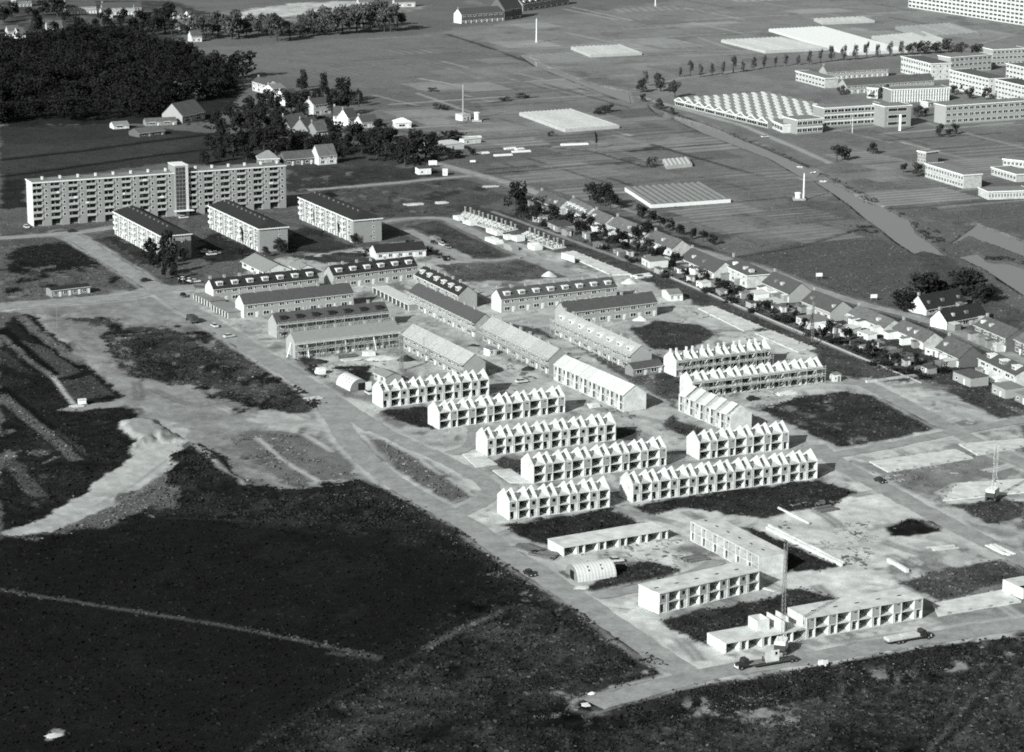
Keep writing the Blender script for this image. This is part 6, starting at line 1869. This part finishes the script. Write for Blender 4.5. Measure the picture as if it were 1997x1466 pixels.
trees('dark tree in the belt in front of the village, %s from the left', 'tree belt in front of the village',
      [(400, 320, 9), (430, 315, 9), (455, 312, 11), (480, 312, 11), (650, 290, 10), (672, 300, 12), (690, 285, 11), (705, 302, 13), (722, 290, 12), (735, 310, 13), (752, 300, 13), (765, 285, 11), (775, 318, 15), (790, 325, 17), (806, 322, 16),
       (815, 300, 12), (830, 308, 11), (845, 300, 8), (560, 300, 8), (590, 290, 8), (612, 295, 9), (633, 290, 9), (668, 315, 11)], 'round', 'leaf')
tree('wide low dark tree behind the nursery building', 864, 275, 7, 22, 'bush', 'leaf', None)
trees('bush beside the nursery building, %s from the left', 'nursery bushes', [(868, 305, 5, 7), (880, 310, 4.5, 7), (895, 306, 4, 6), (918, 302, 4, 5), (845, 315, 4, 5)], 'bush', 'leaf')
trees('bush in the market garden fields, %s from the left', 'market garden bushes', [(855, 212, 3.5, 6), (870, 214, 3.5, 6), (985, 196, 3, 8), (1020, 190, 3, 8), (1075, 265, 3.5, 4), (1272, 325, 5, 6), (1168, 222, 4, 8), (1185, 218, 4, 8), (845, 178, 3, 7)], 'bush', 'leaf_mid')
tree('slim dark poplar standing alone in the market gardens', 1162, 290, 9, 3.2, 'tall', 'leaf')
tree('large dark tree at the top of the dyke street', 1005, 415, 14, 10, 'round', 'leaf')
trees('tree right of the first dyke street houses, %s from the left', 'trees behind the dyke street', [(1165, 397, 9), (1180, 402, 9), (1190, 408, 7), (1145, 378, 4)], 'round', 'leaf')
trees('small round tree in the row behind the old houses, %s from the top', 'round trees behind the dyke street',
      [(1252, 426, 5.5), (1270, 436, 6), (1287, 446, 6.5), (1306, 450, 5.5), (1328, 458, 6), (1350, 466, 6), (1371, 472, 5), (1390, 478, 5.5)], 'round', 'leaf')
trees('dark tree in the dyke street gardens, %s from the top', 'dyke street garden trees',
      [(1020, 425, 6), (1042, 432, 6), (1125, 455, 7), (1140, 462, 6.5), (1158, 470, 5.5), (1186, 478, 5), (1200, 488, 6), (1218, 492, 5), (1252, 478, 9), (1262, 500, 6), (1290, 508, 5), (1320, 520, 5), (1345, 532, 4), (1400, 560, 4.5),
       (1440, 580, 4.5), (1500, 605, 4), (1550, 620, 4), (1620, 650, 4), (1700, 690, 4.5), (1725, 700, 4), (1760, 705, 4), (1790, 712, 4.5)], 'round', 'leaf')
trees('bush in the old gardens, %s from the top', 'old garden bushes',
      [(1060, 440, 2.5, 5), (1105, 455, 2.5, 6), (1175, 485, 2.5, 6), (1235, 510, 2.5, 6), (1300, 540, 2.2, 5), (1380, 570, 2.2, 6), (1425, 590, 2.2, 6), (1475, 610, 2.2, 6), (1520, 625, 2.2, 5), (1580, 655, 2.2, 6),
       (1630, 672, 2.5, 7), (1680, 690, 2.5, 7), (1715, 712, 2.5, 8), (1740, 725, 2.2, 6), (1770, 732, 2.2, 7), (1800, 738, 2.2, 6), (1830, 725, 2.2, 7), (1850, 705, 2.5, 6)], 'bush', 'leaf')
trees('big dark tree behind the farmhouses at the right, %s from the left', 'big trees at the farmhouses', [(1770, 605, 10, 11), (1795, 590, 11, 13), (1815, 585, 10, 12), (1875, 575, 10, 11), (1895, 582, 11, 13), (1915, 590, 9, 9)], 'round', 'leaf')
trees('bush on the grass south of the school, %s from the left', 'bushes near the school', [(1632, 315, 11), (1648, 312, 9), (1702, 300, 8), (1830, 266, 6), (1848, 268, 6), (1862, 262, 5), (1790, 228, 6), (1805, 226, 5), (1762, 338, 5), (1790, 345, 6)], 'round', 'leaf_mid')
trees('bush between the far flats, %s from the left', 'bushes between the far flats', [(1640, 185, 6), (1700, 192, 5), (1725, 188, 6), (1862, 185, 6), (1890, 192, 6), (1925, 195, 6), (1880, 178, 5), (1750, 172, 5)], 'round', 'leaf_mid')
trees('conifer at the corner of the left walk-up block, %s from the left', 'conifers at the left walk-up block', [(290, 500, 7), (302, 512, 7.5), (316, 525, 8), (328, 512, 12), (332, 535, 9), (340, 545, 7), (322, 545, 6), (352, 555, 4)], 'cone', 'leaf')
trees('dark shrub by the gables of the walk-up blocks, %s from the left', 'shrubs at the walk-up gables', [(280, 505, 4), (300, 522, 5), (360, 508, 4.5), (362, 555, 3.5), (545, 492, 5), (556, 494, 4), (470, 500, 3), (690, 475, 4.5), (718, 470, 4), (520, 500, 3.5)], 'round', 'leaf')
trees('slim cypress in front of the walk-up flats, %s from the left', 'cypresses at the walk-up flats', [(473, 487, 8, 2.5), (525, 488, 9, 3), (614, 440, 7, 2.5), (708, 468, 9, 3.2), (660, 462, 7, 2.5)], 'tall', 'leaf')
trees('hedge bush around the bungalow plot, %s from the left', 'bungalow hedge', [(705, 500, 2, 5), (720, 490, 2, 5), (838, 490, 2, 4), (850, 496, 2, 4), (862, 502, 2, 4), (874, 508, 2, 4), (800, 474, 2, 4)], 'bush', 'leaf')
# ------------------------------------------------------------------ rough growth on banks and waste ground (uncountable)
def weeds(name, label, polys, n, s0, s1, m, seed):
    r = np.random.default_rng(seed)
    V, Fc = [], []
    for poly, frac in polys:
        P = [G(*p) for p in poly]; p2 = [(p.x, p.y) for p in P]
        xs, ys = [p[0] for p in p2], [p[1] for p in p2]
        k = int(n * frac * 3)
        X, Y = r.uniform(min(xs), max(xs), k * 3), r.uniform(min(ys), max(ys), k * 3)
        keep = (sdist(p2, X, Y) > 0) & (fbm(X, Y, 7, 4, seed) > .06)
        for x, y in list(zip(X[keep], Y[keep]))[:int(n * frac)]:
            s = s0 + (s1 - s0) * r.uniform() ** 2.2; z = ground_z(x, y)
            for j in range(5):
                d = r.normal(size=3); d[2] = abs(d[2]) * .8; d /= np.linalg.norm(d)
                c = np.array((x, y, z)) + d * s * .55
                t = np.cross(d, r.normal(size=3)); t /= np.linalg.norm(t); b = np.cross(d, t)
                a = s * r.uniform(.3, .55); o = len(V)
                V += [tuple(c + t * a), tuple(c + b * a), tuple(c - t * a), tuple(c - b * a)]
                Fc.append((o, o + 1, o + 2, o + 3))
    me = bpy.data.meshes.new(name); me.from_pydata(V, [], Fc); me.materials.append(M[m])
    o = put(name, me); o['kind'] = 'stuff'; o['label'] = label; o['category'] = 'weeds'
    return o
BANK = [(690, 936), (790, 978), (900, 1035), (1000, 1105), (1100, 1172), (1200, 1236), (1305, 1296), (1270, 1312), (1150, 1240), (1000, 1140), (850, 1040), (690, 965)]
BANK2 = [(1180, 1385), (1380, 1345), (1560, 1315), (1720, 1293), (1860, 1272), (1997, 1245), (1997, 1275), (1860, 1305), (1700, 1335), (1500, 1380), (1300, 1420), (1180, 1420)]
weeds('weeds', 'dark rough weeds on the banks of the near road', [(BANK, .4), (BANK2, .5), ([(1000, 1340), (1160, 1345), (1290, 1315), (1200, 1280), (1050, 1330)], .1)], 12000, .12, .7, 'weed', 5)
M['rubble'] = mat('pale_rubble', .15, .6, 1.2)
weeds('rubble', 'pale clods and rubble along the near road banks', [(BANK, .35), (BANK2, .45), ([(1050, 1360), (1150, 1350), (1140, 1400), (1040, 1400)], .1), ([(1830, 950), (1997, 925), (1997, 965), (1860, 980)], .1)], 1700, .10, .45, 'rubble', 6)
weeds('scrub', 'dark scrub on the mounds and plots left of the road',
      [([(195, 655), (330, 640), (480, 718), (520, 745), (330, 745), (230, 710)], .3), ([(415, 770), (545, 735), (645, 790), (560, 806)], .15), ([(10, 500), (70, 475), (170, 490), (208, 518), (60, 535)], .15),
       ([(330, 905), (385, 865), (470, 940), (400, 965), (330, 950)], .15), ([(560, 955), (690, 935), (840, 1015), (700, 1030), (420, 1000)], .25)], 7000, .15, .8, 'weed', 7)
weeds('reeds', 'rough growth along the canal banks',
      [([(1580, 330), (1625, 345), (1770, 420), (1850, 495), (1840, 505), (1750, 425), (1600, 355)], .3), ([(1640, 440), (1700, 440), (1760, 490), (1700, 455)], .15), ([(1318, 222), (1500, 285), (1590, 330), (1500, 297), (1320, 232)], .25),
       ([(1770, 430), (1830, 450), (1850, 480), (1820, 475)], .15), ([(1900, 500), (1997, 500), (1997, 515), (1940, 508)], .15)], 2200, .3, .9, 'leaf_mid', 8)

weeds('shrubbery', 'tangled garden shrubs between the old houses and the dyke',
      [([(1010, 400), (1120, 440), (1300, 515), (1295, 530), (1110, 465), (1000, 420)], .3), ([(1300, 515), (1560, 620), (1550, 640), (1297, 532)], .4), ([(1560, 620), (1800, 715), (1795, 735), (1550, 640)], .3)], 1500, .5, 1.5, 'leaf', 9)
weeds('orchard_scrub', 'dark undergrowth under the village trees', [([(400, 245), (560, 215), (720, 240), (840, 290), (820, 320), (680, 310), (540, 290), (420, 320)], 1.0)], 1400, .6, 2.0, 'leaf', 10)


# ------------------------------------------------------------------ litter of the building site (uncountable)
def debris(name, label, polys, n, s0, s1, m, seed):
    r = np.random.default_rng(seed)
    b = MB()
    for poly, frac in polys:
        P = [G(*p) for p in poly]; p2 = [(p.x, p.y) for p in P]
        xs, ys = [p[0] for p in p2], [p[1] for p in p2]
        X, Y = r.uniform(min(xs), max(xs), int(n * frac * 8)), r.uniform(min(ys), max(ys), int(n * frac * 8))
        keep = (sdist(p2, X, Y) > 0) & (fbm(X, Y, 12, 3, seed) > .12)
        for x, y in list(zip(X[keep], Y[keep]))[:int(n * frac)]:
            s = s0 + (s1 - s0) * r.uniform() ** 3
            an = rad(26) + (math.pi / 2 if r.uniform() < .5 else 0) + r.normal() * .25
            u = Vector((math.cos(an), math.sin(an), 0)) * s * r.uniform(.6, 2.2); v = Vector((-math.sin(an), math.cos(an), 0)) * s * .5; z = Vector((0, 0, s * r.uniform(.3, .7)))
            c = Vector((x, y, ground_z(x, y) - .02))
            b.add([c - u - v, c + u - v, c + u + v, c - u + v, c - u - v + z, c + u - v + z, c + u + v + z, c - u + v + z], [(4, 5, 6, 7), (0, 1, 5, 4), (1, 2, 6, 5), (2, 3, 7, 6), (3, 0, 4, 7)])
    o = b.build(name, M[m]); o['kind'] = 'stuff'; o['label'] = label; o['category'] = 'debris'
LANES = [([(560, 690), (780, 690), (900, 760), (740, 780), (640, 740)], .14), ([(900, 680), (1010, 700), (1090, 790), (1000, 760), (920, 720)], .12), ([(1290, 590), (1500, 640), (1600, 710), (1400, 650)], .12),
         ([(880, 420), (1000, 480), (1100, 510), (1260, 580), (1130, 560), (960, 480)], .14), ([(1500, 990), (1680, 965), (1715, 1040), (1690, 1110), (1540, 1080)], .16), ([(1640, 900), (1997, 860), (1997, 960), (1800, 970)], .12),
         ([(1100, 1060), (1330, 1050), (1330, 1110), (1060, 1110)], .08), ([(1330, 750), (1620, 770), (1600, 790), (1480, 800)], .06), ([(1160, 790), (1330, 810), (1320, 850), (1230, 840)], .06)]
debris('site_debris', 'pale boards and blocks littered over the building site', LANES, 1100, .15, .75, 'concrete_dull', 21)
debris('dark_debris', 'dark timber offcuts littered over the building site', LANES, 900, .15, .7, 'timber', 22)
_r = random.Random(9)
for k in range(26):
    f = (k + .5) / 26
    x0, y0 = 1030 + f * 780, 425 + f * 300 + _r.uniform(-6, 12)
    w = _r.uniform(9, 16)
    shed('little garden shed in the plots below the old houses, %s from the top' % ORD[k], (x0, y0), (x0 + w, y0 + w * (.45 if k % 2 else -.12)), _r.uniform(2.2, 4), _r.uniform(1.8, 2.5),
         _r.choice(('old_white', 'brick_pale', 'brick_dark', 'brick', 'brick')), _r.choice(('felt', 'felt', 'tile_mid', 'tile')), group='little garden sheds')

for k in range(24):
    f = (k + .5) / 24
    x0, y0 = 1040 + f * 760, 428 + f * 300
    a, L, r = along((x0, y0), (x0 + _r.uniform(26, 40), y0 - _r.uniform(8, 14)))
    t = thing('garden_fence', 'plank garden fence between the old house plots, %s from the top' % ORD[k], 'fence', a, r, 'garden fences')
    n = max(2, int(L / 2))
    for j in range(n):
        MB().box(L * j / n, L * (j + 1) / n - .08, -.06, .06, .1, 1.3).build('panel', M['wood'], t)
        MB().box(L * j / n - .06, L * j / n + .06, .06, .18, 0, 1.4).build('post', M['timber'], t)
trees('tall tree in the far belt left of the big meadow, %s from the left', 'far belt left of the meadow', [(352, 78, 12), (370, 74, 14), (398, 76, 15), (415, 66, 13), (440, 66, 14), (466, 74, 15), (480, 70, 14), (505, 66, 13), (528, 74, 15), (555, 66, 14), (600, 66, 15), (628, 62, 15), (655, 60, 16), (680, 58, 15), (710, 55, 16), (738, 54, 16), (762, 62, 17)], 'round', 'leaf_haze')
trees('dark tree filling the village gaps, %s from the left', 'trees in the village gaps', [(440, 300, 11), (462, 292, 12), (490, 290, 12), (515, 300, 12), (538, 300, 12), (572, 296, 10), (605, 300, 9), (640, 308, 10), (655, 276, 9), (700, 268, 8), (745, 275, 10), (590, 236, 9), (610, 246, 8), (640, 252, 8), (556, 240, 11), (538, 225, 11), (515, 215, 11), (410, 290, 10)], 'round', 'leaf')
trees('tree among the back gardens below the old houses, %s from the top', 'extra garden trees', [(1050, 418, 5), (1080, 430, 6), (1110, 438, 6), (1145, 445, 6), (1175, 462, 6), (1210, 478, 7), (1240, 492, 6), (1278, 512, 6), (1310, 528, 5), (1335, 545, 5), (1372, 556, 5), (1415, 572, 5), (1460, 595, 5), (1490, 615, 5), (1530, 632, 5), (1570, 640, 5), (1605, 662, 5), (1650, 668, 5), (1690, 700, 5), (1745, 712, 5)], 'round', 'leaf')
weeds('grass_tufts', 'rough grass tufts over the near right field', [([(1100, 1430), (1500, 1400), (1997, 1290), (1997, 1466), (1000, 1466)], .6), ([(880, 1400), (1000, 1200), (1150, 1230), (1270, 1305), (1100, 1330)], .4)], 9000, .12, .5, 'weed', 12)

# ------------------------------------------------------------------ standing grass and clods over all open ground (uncountable)
def standing_grass(n, seed):
    r = np.random.default_rng(seed)
    i = r.integers(2, NR - 3, n); j = r.integers(3, NC - 4, n)
    k = i * NC + j
    ok = (ALB[k] < .15) & (ROUGH[k] > .03) & (HGT[k] > -.4)
    ok &= (ALB[k] > .017) | (r.uniform(size=n) < .3)
    k = k[ok]; m = len(k)
    x = GX[k] + r.normal(size=m) * .8; y = GY[k] + r.normal(size=m) * .9; z = HGT[k] - .06
    dist = np.clip(1.45 - y / 1400, .28, .95)
    h = r.uniform(.12, .5, m) * dist; w = h * r.uniform(.7, 1.6, m)
    an = r.uniform(0, math.pi, m); ux, uy = np.cos(an) * w, np.sin(an) * w
    lx, ly = r.normal(size=m) * h * .4, r.normal(size=m) * h * .4
    V = np.empty((m, 4, 3), np.float32)
    for c, (sx, t) in enumerate(((-1, 0), (1, 0), (.7, 1), (-.7, 1))):
        V[:, c, 0] = x + ux * sx + lx * t; V[:, c, 1] = y + uy * sx + ly * t; V[:, c, 2] = z + h * t
    a = np.clip(ALB[k] * np.exp(r.normal(size=m) * np.where((y < 950) & (ALB[k] > .02), .32, .2)) * .95, .006, .3)
    me = bpy.data.meshes.new('grass')
    me.vertices.add(m * 4); me.vertices.foreach_set('co', V.ravel())
    me.loops.add(m * 4); me.polygons.add(m)
    me.loops.foreach_set('vertex_index', np.arange(m * 4, dtype=np.int32))
    me.polygons.foreach_set('loop_start', np.arange(0, m * 4, 4, dtype=np.int32)); me.polygons.foreach_set('loop_total', np.full(m, 4, np.int32))
    me.update()
    t = me.attributes.new('soil', 'FLOAT', 'POINT'); t.data.foreach_set('value', np.repeat(a, 4).astype(np.float32))
    g = bpy.data.materials.new('grass_blades'); g.use_nodes = True
    nt = g.node_tree; b = nt.nodes['Principled BSDF']; b.inputs['Roughness'].default_value = .95; b.inputs['Specular IOR Level'].default_value = 0.0
    at_ = nt.nodes.new('ShaderNodeAttribute'); at_.attribute_name = 'soil'
    sc = nt.nodes.new('ShaderNodeVectorMath'); sc.operation = 'SCALE'; sc.inputs[0].default_value = (.945, 1.0, .975)
    nt.links.new(at_.outputs['Fac'], sc.inputs['Scale']); nt.links.new(sc.outputs[0], b.inputs['Base Color'])
    me.materials.append(g)
    o = put('grass', me); o['kind'] = 'stuff'; o['label'] = 'standing grass and clods over the open ground'; o['category'] = 'grass'
standing_grass(360000, 77)
